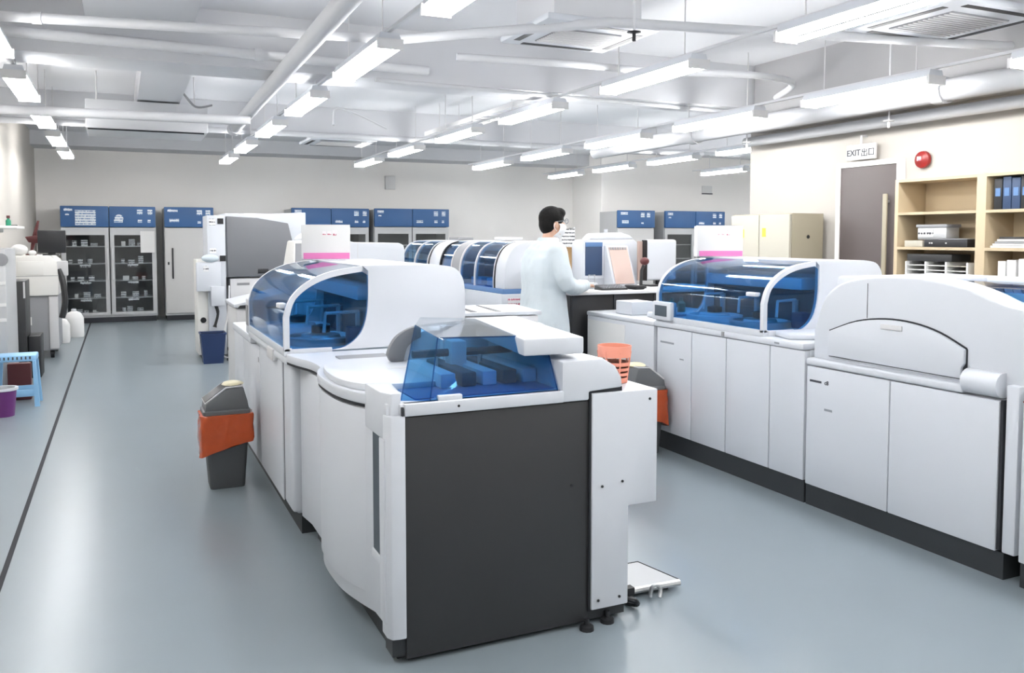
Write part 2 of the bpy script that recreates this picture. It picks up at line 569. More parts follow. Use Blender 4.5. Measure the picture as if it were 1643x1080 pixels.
box('lock_cover', 'offgrey', A, 0.715, 0.745, 4.62, 4.80, 0.84, 0.905, 0.008)
box('badge', 'inkgrey', A, 0.7435, 0.7455, 5.31, 5.34, 0.74, 0.77)

# ---- touch monitor at the far end of that island
t = thing('touch_monitor', 'tilted pale monitor with a grey keypad peeking over the near arched hood', 'monitor', (1.1, 6.25, 0.8735), math.radians(-40))
MB().prism([(-0.02, 0.30), (0.04, 0.60), (0.10, 0.60), (0.09, 0.30)], 'y', -0.1, 0.1).build('casing', 'warm', t, bevel=0.012, local=True)
MB().prism([(0.088, 0.32), (0.098, 0.58), (0.103, 0.58), (0.093, 0.32)], 'y', -0.085, 0.085).build('screen', 'grey', t, local=True)
MB().tube([(0.03, 0, 0.0), (0.03, 0, 0.33)], 0.025, 10).build('stand', 'offgrey', t, local=True)
MB().lathe([(0.09, 0), (0.09, 0.015), (0.03, 0.025)], 0.03, 0, 16).build('foot', 'offgrey', t, local=True)

# ---- charcoal fronted module, the nearest thing
F = thing('sample_module', 'nearest white analyzer module with a charcoal end panel and blue angular visor', 'analyzer', (1.25, 3.5, 0))
left = [(0.875, 2.86), (0.83, 2.87), (0.825, 3.02)] + spline([(0.825, 3.02), (0.79, 3.14), (0.762, 3.27), (0.752, 3.42), (0.755, 3.56), (0.775, 3.67), (0.80, 3.73)], 3)[1:] + [(0.81, 3.80), (0.81, 4.08), (0.79, 4.24)]
MB().prism([(1.60, 2.86)] + left + [(1.60, 4.24)], 'z', 0.11, 0.872).build('body', 'white2', F, bevel=0.004, ang=30)
# doors on the walkway side
pd = spline([(0.815, 3.06), (0.782, 3.14), (0.752, 3.27), (0.742, 3.42), (0.745, 3.56), (0.768, 3.68)], 3)
MB().prism(pd + [(x + 0.03, y) for x, y in pd[::-1]], 'z', 0.17, 0.865).build('bowed_door', 'white', F, bevel=0.004, ang=30)
box('filler_panel', 'white', F, 0.795, 0.83, 3.80, 4.22, 0.13, 0.865, 0.008)
box('handle_recess', 'seam', F, 0.7935, 0.797, 3.74, 3.76, 0.60, 0.68)
box('door_strip', 'white', F, 0.806, 0.84, 2.822, 2.885, 0.15, 0.80, 0.004)
sl = box('slot_window', 'inside', F, 0.812, 0.83, 2.887, 2.985, 0.37, 0.81)
box('slot_frame', 'white', sl, 0.806, 0.832, 2.885, 2.99, 0.34, 0.37, 0.003)
MB().prism([(0.812, 2.82), (0.825, 2.795), (0.85, 2.79), (0.875, 2.79), (0.875, 2.88), (0.812, 2.88)], 'z', 0.10, 0.885).build('corner_post', 'white', F, bevel=0.004)
box('charcoal_panel', 'dark', F, 0.877, 1.603, 2.80, 2.855, 0.02, 0.878, 0.004)
box('plinth', 'skirt', F, 0.86, 1.58, 2.86, 4.2, 0.0, 0.11)
box('plinth', 'skirt', F, 0.83, 0.877, 2.815, 2.9, 0.03, 0.10)
# deck with a waved edge
dk = [(1.60, 2.80), (0.86, 2.80), (0.855, 2.82), (0.815, 2.82), (0.81, 3.04)] + spline([(0.81, 3.04), (0.775, 3.12), (0.745, 3.25), (0.735, 3.42), (0.74, 3.58), (0.765, 3.70), (0.79, 3.78), (0.785, 3.95), (0.745, 4.12), (0.725, 4.255)], 3)[1:] + [(1.60, 4.255)]
MB().prism([(x + 0.006, y + 0.004) for x, y in dk], 'z', 0.872, 0.884).build('deck_seam', 'seam', F)
MB().prism(dk, 'z', 0.884, 0.925).build('deck', 'white', F, bevel=0.006, ang=30)
rd = [(0.93, 3.06), (0.835, 3.08)] + spline([(0.835, 3.08), (0.785, 3.16), (0.755, 3.28), (0.75, 3.43), (0.765, 3.58), (0.80, 3.70)], 3)[1:] + [(0.86, 3.78), (1.25, 3.78), (1.25, 3.06)]
MB().prism(rd, 'z', 0.925, 0.952).build('deck_lid', 'white', F, bevel=0.006, ang=30)
box('grey_pad', 'grey', F, 0.92, 1.16, 3.83, 4.04, 0.925, 0.932, 0.002)
MB().prism([(0.806, 2.865), (0.83, 2.812), (0.866, 2.812), (0.872, 2.86), (0.90, 3.05), (0.806, 3.07)], 'z', 0.80, 0.962).build('corner_block', 'white', F, bevel=0.006)
box('lid_mark', 'offgrey', F, 1.0, 1.1, 3.42, 3.44, 0.952, 0.9535)
box('front_strip', 'white', F, 0.872, 1.49, 2.787, 2.83, 0.882, 0.925, 0.004)
st = MB().tube([(1.07, 2.786, 0.905), (1.07, 2.79, 0.905)], 0.005, 8).build('screw', 'black', F)
box('clip', 'white', F, 1.0, 1.09, 2.80, 2.83, 0.92, 0.943, 0.004)
box('gap_line', 'seam', F, 0.862, 0.868, 2.7865, 2.80, 0.885, 0.915)


# visor of flat facets, each a thin plate
def plate(name, m, root, pts, th=0.004):
    p = [Vector(q) for q in pts]
    n = (p[1] - p[0]).cross(p[2] - p[0]).normalized() * th
    k = len(p)
    return MB().add([tuple(q) for q in p] + [tuple(q + n) for q in p], [tuple(range(k))[::-1], tuple(range(k, 2 * k))] + [(i, (i + 1) % k, k + (i + 1) % k, k + i) for i in range(k)]).build(name, m, root, smooth=False)


a_, b_, c_, d_ = (0.88, 2.86, 0.926), (0.972, 2.812, 0.926), (1.05, 2.95, 1.128), (1.02, 3.12, 1.16)
e_, f_, g_ = (1.475, 2.812, 0.926), (1.482, 2.905, 1.06), (1.365, 2.945, 1.12)
f2 = (1.36, 2.90, 1.062)
plate('visor_facet', 'bluegl2', F, [a_, b_, c_, d_])
plate('visor_facet', 'bluegl2', F, [b_, e_, f_, f2, g_, c_])
plate('visor_top', 'smoke', F, [d_, c_, g_, (1.46, 3.60, 1.125), (1.20, 3.60, 1.14)])
for p_, q_ in ((b_, c_), (a_, d_), (c_, g_), (b_, e_), (e_, f_)):
    MB().tube([p_, q_], 0.0028, 6).build('visor_edge', 'bluegl', F)
# arched smoke window behind the visor
ar = spline([(1.045, 0.985), (1.06, 1.025), (1.09, 1.065), (1.14, 1.095), (1.20, 1.112)], 4)
ai = spline([(1.20, 1.055), (1.165, 1.04), (1.135, 1.01), (1.12, 0.955)], 4) + [(1.06, 0.955)]
MB().prism(ar + ai, 'y', 3.585, 3.618).build('arch_window', 'grey2', F, bevel=0.004)
MB().prism([(1.10, 0.925), (1.12, 0.96), (1.14, 1.01), (1.17, 1.05), (1.22, 1.08), (1.6, 1.08), (1.6, 0.925)], 'y', 3.62, 3.80).build('rear_housing', 'white', F, bevel=0.006)
# white roof, side block, outer box
MB().prism([(1.345, 2.835), (1.59, 2.815), (1.72, 3.70), (1.45, 3.70)], 'z', 1.058, 1.122).build('roof_cover', 'white', F, bevel=0.008)
MB().prism([(1.485, 0.882), (1.485, 1.035), (1.66, 1.038), (1.715, 1.005), (1.742, 0.96), (1.746, 0.922), (1.60, 0.914), (1.60, 0.882)], 'y', 2.79, 3.55).build('side_block', 'white', F, bevel=0.007)
box('side_seam', 'seam', F, 1.604, 1.75, 2.80, 3.5, 0.906, 0.923)
box('side_seam', 'seam', F, 1.603, 1.610, 2.792, 2.86, 0.06, 0.91)
MB().prism([(1.611, 0.065), (1.775, 0.065), (1.775, 0.455), (1.905, 0.455), (1.905, 0.905), (1.611, 0.905)], 'y', 2.785, 3.42).build('outer_box', 'white', F, bevel=0.005)
for x, z in ((1.655, 0.545), (1.745, 0.555), (1.868, 0.868), (1.64, 0.10), (1.735, 0.10), (1.53, 0.56)):
    MB().tube([(x, 2.782, z), (x, 2.79, z)] if x != 1.53 else [(x, 2.797, z), (x, 2.803, z)], 0.0055, 8).build('screw', 'black', F)
box('base_beam', 'skirt', F, 1.603, 1.775, 2.815, 3.4, 0.018, 0.066)
for x, y in ((1.69, 2.80), (1.585, 2.775)):
    ft = MB().lathe([(0.010, 0.045), (0.010, 0.022), (0.026, 0.016), (0.028, 0.0)], x, y, 12).build('levelling_foot', 'black', F)
# inside of the visor
box('inner_tray', 'bluepad', F, 0.93, 1.48, 2.85, 3.6, 0.925, 0.93)
box('inner_back', 'insidelt', F, 1.27, 1.60, 3.50, 3.54, 0.93, 1.11)
MB().tube([(1.05, 3.25, 1.03), (1.58, 3.25, 1.03)], 0.016, 8).build('gantry_bar', 'inside', F)
box('gantry_head', 'insidelt', F, 1.2, 1.27, 3.21, 3.29, 0.97, 1.08, 0.01)
for k in range(5):
    x = 1.08 + k * 0.085
    rk = box('sample_rack', 'inside' if k % 2 else 'insidelt', F, x, x + 0.06, 3.0, 3.42, 0.93, 0.985, 0.006)
for x in (1.15, 1.34):
    MB().tube([(x, 3.25, 1.03), (x, 3.25, 0.95)], 0.008, 6).build('probe', 'steel', F)

# basket on the outer box
bk = thing('plastic_basket', 'small coral slatted basket standing on the nearest module', 'basket', (1.825, 2.98, 0.908))
n = 14
def ring(z, r, k0=0):
    return [(r * math.cos(2 * math.pi * k / n) * 0.9, r * math.sin(2 * math.pi * k / n), z) for k in range(n)]
MB().lathe([(0.0, 0.0), (0.055, 0.0), (0.058, 0.006), (0.0, 0.006)], 0, 0, 14, 0.9, 1).build('base', 'coral', bk, local=True)
for z0, z1, r0 in ((0.006, 0.022, 0.057), (0.030, 0.042, 0.061), (0.050, 0.062, 0.064), (0.070, 0.085, 0.067), (0.105, 0.15, 0.073)):
    MB().lathe([(r0, z0), (r0 + 0.003, z1), (r0 - 0.001, z1), (r0 - 0.004, z0)], 0, 0, 14, 0.9, 1).build('slat' if z0 < 0.1 else 'rim', 'coral', bk, local=True)
for k in range(7):
    a = 2 * math.pi * k / 7
    MB().tube([(0.055 * math.cos(a) * 0.9, 0.055 * math.sin(a), 0.0), (0.073 * math.cos(a) * 0.9, 0.073 * math.sin(a), 0.13)], 0.004, 5).build('rib', 'coral', bk, local=True)

# floor plate and hose by the module
g = thing('floor_platform', 'low grey metal floor platform with a chrome edge beside the charcoal panel', 'platform', (1.95, 3.05, 0))
MB().prism([(1.80, 2.97), (1.87, 3.20), (2.09, 3.20), (2.14, 2.96), (1.95, 2.93)], 'z', 0.028, 0.034).build('plate', 'silver', g)
MB().tube([(1.80, 2.97, 0.033), (1.87, 3.20, 0.033), (2.09, 3.20, 0.033), (2.14, 2.96, 0.033)], 0.004, 6).build('plate_rim', 'black', g)
MB().tube([(1.80, 2.95, 0.03), (2.13, 2.94, 0.03)], 0.014, 8).build('edge_bar', 'steel', g)
box('edge_cap', 'black', g, 1.80, 1.90, 2.93, 2.965, 0.018, 0.05)
for x, y in ((1.83, 2.97), (2.08, 2.97), (1.9, 3.16), (2.05, 3.16)):
    MB().tube([(x, y, 0), (x, y, 0.028)], 0.012, 8).build('foot', 'black', g)
tag(MB().tube(spline([(1.79, 2.86, 0.055), (1.83, 2.83, 0.05), (1.86, 2.85, 0.02), (1.84, 2.90, 0.012), (1.88, 2.92, 0.012)], 5), 0.011, 8).build('hose', 'black'), 'short black hose curling from the nearest module to the floor', 'hose')
tag(MB().tube(spline([(1.96, 2.905, 0.012), (1.965, 2.90, 0.05), (1.985, 2.895, 0.06), (2.0, 2.89, 0.04), (1.99, 2.88, 0.012)], 5), 0.009, 8).build('chrome_hook', 'steel'), 'small chrome hook standing at the platform edge', 'hook')

# ---- right island: hooded analyzer
B = thing('hooded_analyzer', 'white analyzer with a wide deep blue arched hood in the island by the bookcase', 'analyzer', (3.9, 4.4, 0))
XB = 3.46
hood(B, XB, 3.97, 5.09)
box('body', 'white2', B, 3.50, 4.42, 3.625, 5.08, 0.13, 0.865, 0.006)
box('worktop', 'white', B, XB - 0.012, 4.43, 3.63, 5.10, 0.865, 0.905, 0.012)
for y0, y1 in ((4.67, 5.075), (4.31, 4.67), (3.91, 4.31), (3.625, 3.91)):
    box('door', 'white', B, XB, 3.502, y0 + 0.003, y1 - 0.003, 0.13, 0.862, 0.005)
box('latch', 'grey', B, XB - 0.016, XB - 0.01, 4.315, 4.34, 0.872, 0.90)
box('label_text', 'inkgrey', B, XB - 0.0015, XB, 4.87, 5.03, 0.755, 0.768)
box('label_text', 'inkgrey', B, XB - 0.0015, XB, 4.755, 4.80, 0.66, 0.668)
box('plinth', 'skirt', B, XB + 0.015, 4.40, 3.63, 5.07, 0.0, 0.128)
dp = box('display_unit', 'white', B, XB - 0.028, XB + 0.03, 4.88, 5.10, 0.915, 1.045, 0.01)
box('display', 'inside', dp, XB - 0.031, XB - 0.027, 4.92, 5.06, 0.945, 1.02)
MB().prism([(3.72, 3.64), (4.43, 3.64), (4.43, 3.97), (3.55, 3.97), (3.50, 3.80)], 'z', 0.905, 0.94).build('side_deck', 'white', B, bevel=0.012, seg=3)
box('label_text', 'inkgrey', B, XB - 0.0135, XB - 0.012, 3.82, 3.86, 0.88, 0.89)

# ---- right island: far low cabinet
R1 = thing('reagent_cabinet', 'low white cabinet with small stickers at the far end of the bookcase island', 'cabinet', (3.9, 5.6, 0))
box('body', 'white2', R1, 3.49, 4.42, 5.11, 6.08, 0.13, 0.86, 0.006)
box('door', 'white', R1, 3.46, 3.492, 5.115, 6.075, 0.14, 0.86, 0.006)
box('worktop', 'white', R1, 3.455, 4.43, 5.11, 6.085, 0.86, 0.895, 0.012)
box('plinth', 'skirt', R1, 3.475, 4.40, 5.12, 6.06, 0.0, 0.128)
box('sticker', 'inkgrey', R1, 3.4585, 3.46, 5.93, 6.03, 0.79, 0.80)
box('sticker', 'inkgrey', R1, 3.4585, 3.46, 5.55, 5.64, 0.72, 0.73)
text('lettering', 'S', 'green', R1, (3.459, 6.03, 0.58), (0, -1, 0), (0, 0, 1), 0.085)
box('sheet', 'paper', R1, 3.4575, 3.4597, 5.5, 6.06, 0.50, 0.83)
tag(box('white_carton', 'white', None, 3.55, 3.75, 5.55, 5.78, 0.897, 1.0, 0.006), 'small white carton on the low sticker cabinet', 'carton')
tb = thing('bottle_tray', 'white tray holding dark green bottles beside the deep blue hood', 'tray', (3.75, 5.28, 0.897))
box('tray', 'white', tb, 3.6, 3.9, 5.16, 5.42, 0.897, 0.935, 0.008)
for k in range(3):
    bt = MB().lathe([(0.03, 0.936), (0.03, 1.0), (0.012, 1.02), (0.012, 1.045), (0, 1.045)], 3.66 + 0.085 * k, 5.3, 10).build('bottle', 'green', tb)

# ---- right island: near module with the arched flap
R3 = thing('track_module', 'white module with an arched flap and two plain doors at the edge of the picture', 'analyzer', (3.9, 3.0, 0))
box('body', 'white2', R3, 3.50, 4.42, 2.44, 3.618, 0.13, 0.79, 0.006)
for y0, y1 in ((3.045, 3.612), (2.46, 3.045)):
    box('door', 'white', R3, 3.46, 3.502, y0 + 0.003, y1 - 0.003, 0.12, 0.785, 0.005)
box('door_gap', 'seam', R3, 3.464, 3.50, 2.445, 2.459, 0.13, 0.79)
box('plinth', 'skirt', R3, 3.475, 4.40, 2.43, 3.615, 0.0, 0.118)
MB().tube([(3.49, 2.465, 0.85), (3.49, 2.64, 0.85)], 0.056, 18).build('rolled_lip', 'white', R3)
cov = [(3.615, 0.79), (3.615, 0.98)] + spline([(3.60, 1.02), (3.55, 1.15), (3.46, 1.235), (3.30, 1.285), (3.05, 1.305), (2.80, 1.295), (2.62, 1.255), (2.48, 1.205), (2.36, 1.19)], 4) + [(2.36, 0.79)]
cov = [(y, z) for y, z in cov]
MB().prism(cov, 'x', 3.505, 3.66).build('cover', 'white', R3, bevel=0.02, seg=3, ang=30)
box('lip', 'white', R3, 3.455, 3.52, 2.64, 3.615, 0.79, 0.83, 0.012, seg=3)
fa = spline([(3.48, 0.99), (3.30, 1.055), (3.12, 1.082), (2.95, 1.077), (2.80, 1.045), (2.66, 0.985)], 4)
MB().prism([(3.485, 0.855)] + fa + [(2.66, 0.92), (2.675, 0.90), (2.675, 0.85)], 'x', 3.484, 3.52).build('arched_flap', 'white', R3, bevel=0.005, ang=30)
fs = [(3.49, 0.85), (3.49, 0.995)] + [(y, z + 0.008) for y, z in fa] + [(2.655, 0.985), (2.655, 0.845)]
MB().prism(fs, 'x', 3.499, 3.515).build('flap_gap', 'seam', R3)
box('flap_handle', 'offgrey', R3, 3.478, 3.485, 3.0, 3.13, 1.035, 1.06, 0.002)
box('seam_line', 'seam', R3, 3.5035, 3.506, 3.237, 3.24, 1.08, 1.26)
box('end_post', 'white', R3, 3.47, 4.40, 2.38, 2.44, 0.12, 0.86, 0.008)
box('rear_body', 'white2', R3, 3.66, 4.40, 2.365, 3.615, 0.79, 1.12, 0.006)
MB().sheet([[(3.665 + 0.695 * k / 8, y, 1.215 + 0.05 * math.sin(math.pi * (0.2 + 0.5 * k / 8))) for y in (2.38, 3.2)] for k in range(9)], 0.004).build('tinted_lid', 'bluegl', R3)
box('lid_tray', 'bluepad', R3, 3.68, 4.35, 2.4, 3.18, 1.125, 1.13)
box('back_rim', 'white', R3, 4.36, 4.41, 2.37, 3.61, 1.12, 1.285, 0.01)
box('roof', 'white', R3, 3.66, 4.38, 3.2, 3.61, 1.12, 1.28, 0.02)
box('label_text', 'ink', R3, 3.4585, 3.46, 3.50, 3.585, 0.70, 0.712)
text('lettering', 'c8', 'ink', R3, (3.4595, 3.478, 0.697), (0, -1, 0), (0, 0, 1), 0.032)
box('label_text', 'inkgrey', R3, 3.4585, 3.46, 3.42, 3.475, 0.555, 0.567)

# ---- next module, cut by the picture edge
R4 = thing('end_module', 'plain white module cut off by the picture edge next to the arched flap', 'analyzer', (3.9, 1.9, 0))
box('body', 'white2', R4, 3.49, 4.42, 1.5, 2.352, 0.12, 0.84, 0.006)
box('door', 'white', R4, 3.455, 3.492, 1.51, 2.352, 0.11, 0.84, 0.006)
box('plinth', 'skirt', R4, 3.47, 4.4, 1.5, 2.35, 0.0, 0.118)
MB().prism([(3.52, 0.84), (3.52, 1.1), (3.6, 1.19), (4.4, 1.21), (4.4, 0.84)], 'y', 1.5, 2.35).build('cover', 'white', R4, bevel=0.02, seg=3)
box('latch', 'red', R4, 3.452, 3.456, 2.3, 2.35, 0.80, 0.806)


# ------------------------------------------------------------------ printed boxes on the hoods
def pink_box(loc, rz, w_, h_, label):
    t = thing('paper_carton', label, 'carton', loc, rz)
    box('carton', 'paper', t, -w_ / 2, w_ / 2, -0.05, 0.05, 0.0, h_, 0.003, local=True)
    box('pink_band', 'pink', t, -w_ / 2 + 0.012, w_ / 2 - 0.004, -0.0535, -0.0505, 0.004, 0.042, local=True)
    for k, (x, z, ww, hh) in enumerate(((-0.02, h_ * 0.72, 0.022, 0.022), (0.01, h_ * 0.72, 0.024, 0.022), (0.04, h_ * 0.74, 0.028, 0.026), (0.045, h_ * 0.70, 0.02, 0.01))):
        box('print_mark', 'pr_red', t, x, x + ww, -0.0525, -0.0505, z, z + hh, local=True)
    box('flap', 'paper', t, -w_ / 2, w_ / 2, -0.05, 0.0, h_, h_ + 0.004, local=True)
    return t


pink_box((1.185, 5.42, 1.3575), math.radians(-14), 0.30, 0.215, 'white carton with a pink band on the near arched hood')
pink_box((3.93, 5.0, 1.3575), math.radians(-22), 0.33, 0.22, 'white carton with a pink band on the deep blue hood')


# ------------------------------------------------------------------ waste bins
def waste_bin(loc, rz, label):
    t = thing('waste_bin', label, 'bin', loc, rz)
    def rr(wx, wy, z, n=5):
        out = []
        r = 0.025
        for cx, cy, a0 in ((wx - r, wy - r, 0), (-wx + r, wy - r, 90), (-wx + r, -wy + r, 180), (wx - r, -wy + r, 270)):
            for k in range(n):
                a = math.radians(a0 + 90 * k / (n - 1))
                out.append((cx + r * math.cos(a), cy + r * math.sin(a), z))
        return out
    MB().loft([rr(0.098, 0.085, 0.0), rr(0.10, 0.088, 0.01), rr(0.13, 0.11, 0.43)]).build('bucket', 'bin', t, local=True)
    rows_ = []
    for i, z in enumerate((0.25, 0.275, 0.31, 0.345, 0.38, 0.41, 0.435, 0.446, 0.45)):
        base = rr(0.136, 0.116, z)
        pts = []
        for k in range(len(base)):
            p, q = Vector(base[k]), Vector(base[(k + 1) % len(base)])
            m_ = max(1, int((q - p).length / 0.018))
            pts += [p.lerp(q, c_i / m_) for c_i in range(m_)]
        ring_ = []
        for p in pts:
            d_ = Vector((p.x, p.y, 0)).normalized()
            a_n = noise.noise(Vector((p.x * 26, p.y * 26, p.z * 22 + loc[0])))
            b_n = noise.noise(Vector((p.x * 9, p.y * 9, loc[1])))
            amt = 0.012 + 0.012 * a_n + 0.006 * (1 - i / 8)
            if i == 8:
                amt = -0.012
            ring_.append(tuple(p + d_ * amt + Vector((0, 0, (0.05 * p.x / 0.13 + 0.03 * b_n) * max(0, 1 - i / 4)))))
        rows_.append(ring_)
    MB().loft(rows_).build('bin_liner', 'orange', t, local=True, ang=60)
    lid = MB().loft([rr(0.135, 0.115, 0.445), rr(0.135, 0.115, 0.47), rr(0.128, 0.108, 0.475)]).build('lid', 'binlid', t, local=True, bevel=0.004)
    MB().prism([(-0.126, 0.47), (-0.118, 0.515), (0.0, 0.60), (0.095, 0.605), (0.118, 0.52), (0.126, 0.47)], 'y', -0.106, 0.106).build('lid_dome', 'binlid', lid, local=True, bevel=0.006)
    MB().prism([(-0.117, 0.517), (-0.003, 0.6), (0.09, 0.606), (0.09, 0.616), (-0.008, 0.610), (-0.124, 0.526)], 'y', -0.085, 0.085).build('swing_flap', 'black', lid, local=True)
    MB().tube([(-0.12, -0.095, 0.520), (-0.003, -0.095, 0.606), (0.09, -0.095, 0.611), (0.09, 0.095, 0.611), (-0.003, 0.095, 0.606), (-0.12, 0.095, 0.520), (-0.12, -0.095, 0.520)], 0.006, 6).build('opening_rim', 'offgrey', lid, local=True)
    MB().ball((0.045, 0.0, 0.613), 0.065, 0.075, 0.02, 10, 6).build('crumpled_bag', 'bag', t, local=True)
    return t


waste_bin((0.55, 5.36, 0), 0.0, 'grey swing lid bin with orange liner by the near hooded analyzer')
waste_bin((3.27, 4.98, 0), math.radians(180), 'grey swing lid bin with orange liner by the low sticker cabinet')

bb = thing('blue_bucket', 'plain dark blue waste basket on the floor by the tall grey cover analyzer', 'bin', (0.97, 10.7, 0))
def sq(w_, d_, z): return [(w_, d_, z), (-w_, d_, z), (-w_, -d_, z), (w_, -d_, z)]
MB().loft([sq(0.11, 0.1, 0.0), sq(0.14, 0.13, 0.36), sq(0.13, 0.12, 0.36), sq(0.1, 0.09, 0.02)]).build('bucket', 'binblue', bb, local=True)
MB().loft([sq(0.147, 0.137, 0.345), sq(0.147, 0.137, 0.365), sq(0.135, 0.125, 0.365), sq(0.135, 0.125, 0.345)]).build('rim', 'binblue', bb, local=True)

# ------------------------------------------------------------------ table with paper trays behind the near module
t = thing('side_table', 'small white table behind the nearest module', 'table', (2.35, 5.55, 0), math.radians(-8))
box('table_top', 'white', t, -0.31, 0.31, -0.35, 0.35, 0.88, 0.91, 0.005, local=True)
for sx in (-1, 1):
    for sy in (-1, 1):
        box('leg', 'offgrey', t, sx * 0.28 - 0.015, sx * 0.28 + 0.015, sy * 0.32 - 0.015, sy * 0.32 + 0.015, 0, 0.88, local=True)
t = thing('flatbed_printer', 'low white printer with dark slots on the small table', 'printer', (2.35, 5.55, 0.91), math.radians(-8))
box('casing', 'offgrey', t, -0.28, 0.28, -0.30, 0.30, 0.0, 0.055, 0.008, local=True)
MB().prism([(-0.30, 0.06), (-0.30, 0.072), (-0.2, 0.085), (0.30, 0.085), (0.30, 0.06)], 'y', -0.31, 0.31).build('lid', 'white', t, bevel=0.004, local=True)
for x in (-0.19, -0.02):
    MB().prism([(x, -0.27), (x + 0.045, -0.27), (x + 0.02, 0.26), (x, 0.26)], 'z', 0.085, 0.0875).build('slot', 'black', t, local=True)
box('paper_slot', 'black', t, -0.25, 0.05, -0.303, -0.299, 0.015, 0.04, local=True)


# ------------------------------------------------------------------ person in the lab coat
P = thing('person', 'person in a pale lab coat and mask leaning over the black bench', 'person', (3.1, 6.1, 0))


def limb(mb, pts, rads, n=14):
    q = spline(pts, 4)
    rr_ = []
    for i in range(len(rads) - 1):
        for k in range(4):
            rr_.append(rads[i] + (rads[i + 1] - rads[i]) * k / 4)
    rr_.append(rads[-1])
    mb.tube(q, rr_, n)
    mb.ball(pts[0], rads[0], rads[0], rads[0])
    mb.ball(pts[-1], rads[-1], rads[-1], rads[-1])
    return mb


def oval(cx, cy, z, rx, ry, n=20, p=2.3):
    out = []
    for k in range(n):
        a = 2 * math.pi * k / n
        c, s_ = math.cos(a), math.sin(a)
        out.append((cx + rx * math.copysign(abs(c) ** (2 / p), c), cy + ry * math.copysign(abs(s_) ** (2 / p), s_), z))
    return out


HX, HY, HZ = 3.155, 6.10, 1.605
body = MB()
# torso, neck, head, legs, arms and hands in one surface
body.loft([oval(3.08, 6.1, 0.85, 0.12, 0.165), oval(3.08, 6.1, 1.0, 0.11, 0.15), oval(3.08, 6.1, 1.2, 0.12, 0.165), oval(3.085, 6.1, 1.38, 0.11, 0.18), oval(3.09, 6.1, 1.43, 0.08, 0.12)])
limb(body, [(3.09, 6.1, 1.40), (3.115, 6.1, 1.48), (3.135, 6.1, 1.56)], [0.062, 0.055, 0.055])
body.ball((HX - 0.01, HY, HZ + 0.025), 0.096, 0.076, 0.098)
body.ball((HX + 0.018, HY, HZ - 0.04), 0.07, 0.06, 0.075)
body.ball((HX + 0.045, HY, HZ - 0.075), 0.032, 0.036, 0.03)
body.ball((HX + 0.092, HY, HZ - 0.01), 0.018, 0.014, 0.02)
for s in (-1, 1):
    body.ball((HX - 0.012, HY + s * 0.078, HZ - 0.008), 0.02, 0.009, 0.032)
    limb(body, [(3.08, 6.1 + s * 0.085, 0.90), (3.085, 6.1 + s * 0.09, 0.50), (3.07, 6.1 + s * 0.09, 0.09)], [0.09, 0.058, 0.04])
    limb(body, [(3.06, 6.1 + s * 0.09, 0.045), (3.24, 6.1 + s * 0.10, 0.03)], [0.042, 0.03])
arms = {}
for s in (-1, 1):
    sh = (3.10, 6.1 + s * 0.19, 1.385)
    el = (3.155, 6.1 + s * 0.255, 1.125) if s < 0 else (3.18, 6.1 + s * 0.25, 1.14)
    wr = (3.40, 6.02, 1.108) if s < 0 else (3.42, 6.27, 1.112)
    arms[s] = (sh, el, wr)
    limb(body, [sh, el, wr], [0.052, 0.042, 0.028])
    dirx = (Vector(wr) - Vector(el)).normalized()
    side = dirx.cross(Vector((0, 0, 1))).normalized()
    W = Vector(wr)
    # palm
    for k in range(4):
        base = W + dirx * 0.075 + side * (0.030 - 0.02 * k)
        limb(body, [tuple(W), tuple((W + base) / 2), tuple(base)], [0.024, 0.017, 0.012], 8)
        ln = (0.062, 0.072, 0.068, 0.052)[k] if s > 0 else (0.052, 0.068, 0.072, 0.062)[k]
        m1 = base + dirx * ln * 0.5 + Vector((0, 0, 0.004))
        m2 = base + dirx * ln * 0.9 + Vector((0, 0, -0.014))
        limb(body, [tuple(base), tuple(m1), tuple(m2)], [0.0095, 0.009, 0.0075], 8)
    tside = side * (0.045 if s < 0 else -0.045) * -1
    limb(body, [tuple(W + dirx * 0.025), tuple(W + dirx * 0.05 + tside * 0.8), tuple(W + dirx * 0.085 + tside)], [0.016, 0.011, 0.0085], 8)
body.build('body', 'skin', P, remesh=0.007, relax=3)
# coat
ct = MB()
ct.loft([oval(3.07, 6.1, 0.60, 0.20, 0.265), oval(3.07, 6.1, 0.75, 0.19, 0.255), oval(3.07, 6.1, 0.95, 0.165, 0.225), oval(3.065, 6.1, 1.08, 0.155, 0.21), oval(3.065, 6.1, 1.22, 0.16, 0.215), oval(3.07, 6.1, 1.33, 0.15, 0.215), oval(3.08, 6.1, 1.40, 0.125, 0.19), oval(3.09, 6.1, 1.445, 0.095, 0.125), oval(3.10, 6.1, 1.475, 0.075, 0.085)])
for s in (-1, 1):
    sh, el, wr = arms[s]
    limb(ct, [sh, el, wr], [0.075, 0.066, 0.050])
    dw = (Vector(wr) - Vector(el)).normalized()
for k in range(9):
    a = 2 * math.pi * k / 9
    limb(ct, [(3.07 + 0.19 * math.cos(a), 6.1 + 0.25 * math.sin(a), 0.61), (3.065 + 0.15 * math.cos(a), 6.1 + 0.20 * math.sin(a), 1.0)], [0.022, 0.008], 8)
coat = ct.build('lab_coat', 'coat', P, remesh=0.011, relax=4)
for v_ in coat.data.vertices:
    c_ = v_.co
    k_ = min(1.0, max(0.25, (1.45 - c_.z) / 0.5))
    v_.co = c_ + v_.normal * (0.011 * k_ * noise.noise(Vector((c_.x * 11, c_.y * 11, c_.z * 3.2))) + 0.005 * noise.noise(Vector((c_.x * 24, c_.y * 24, c_.z * 16))))
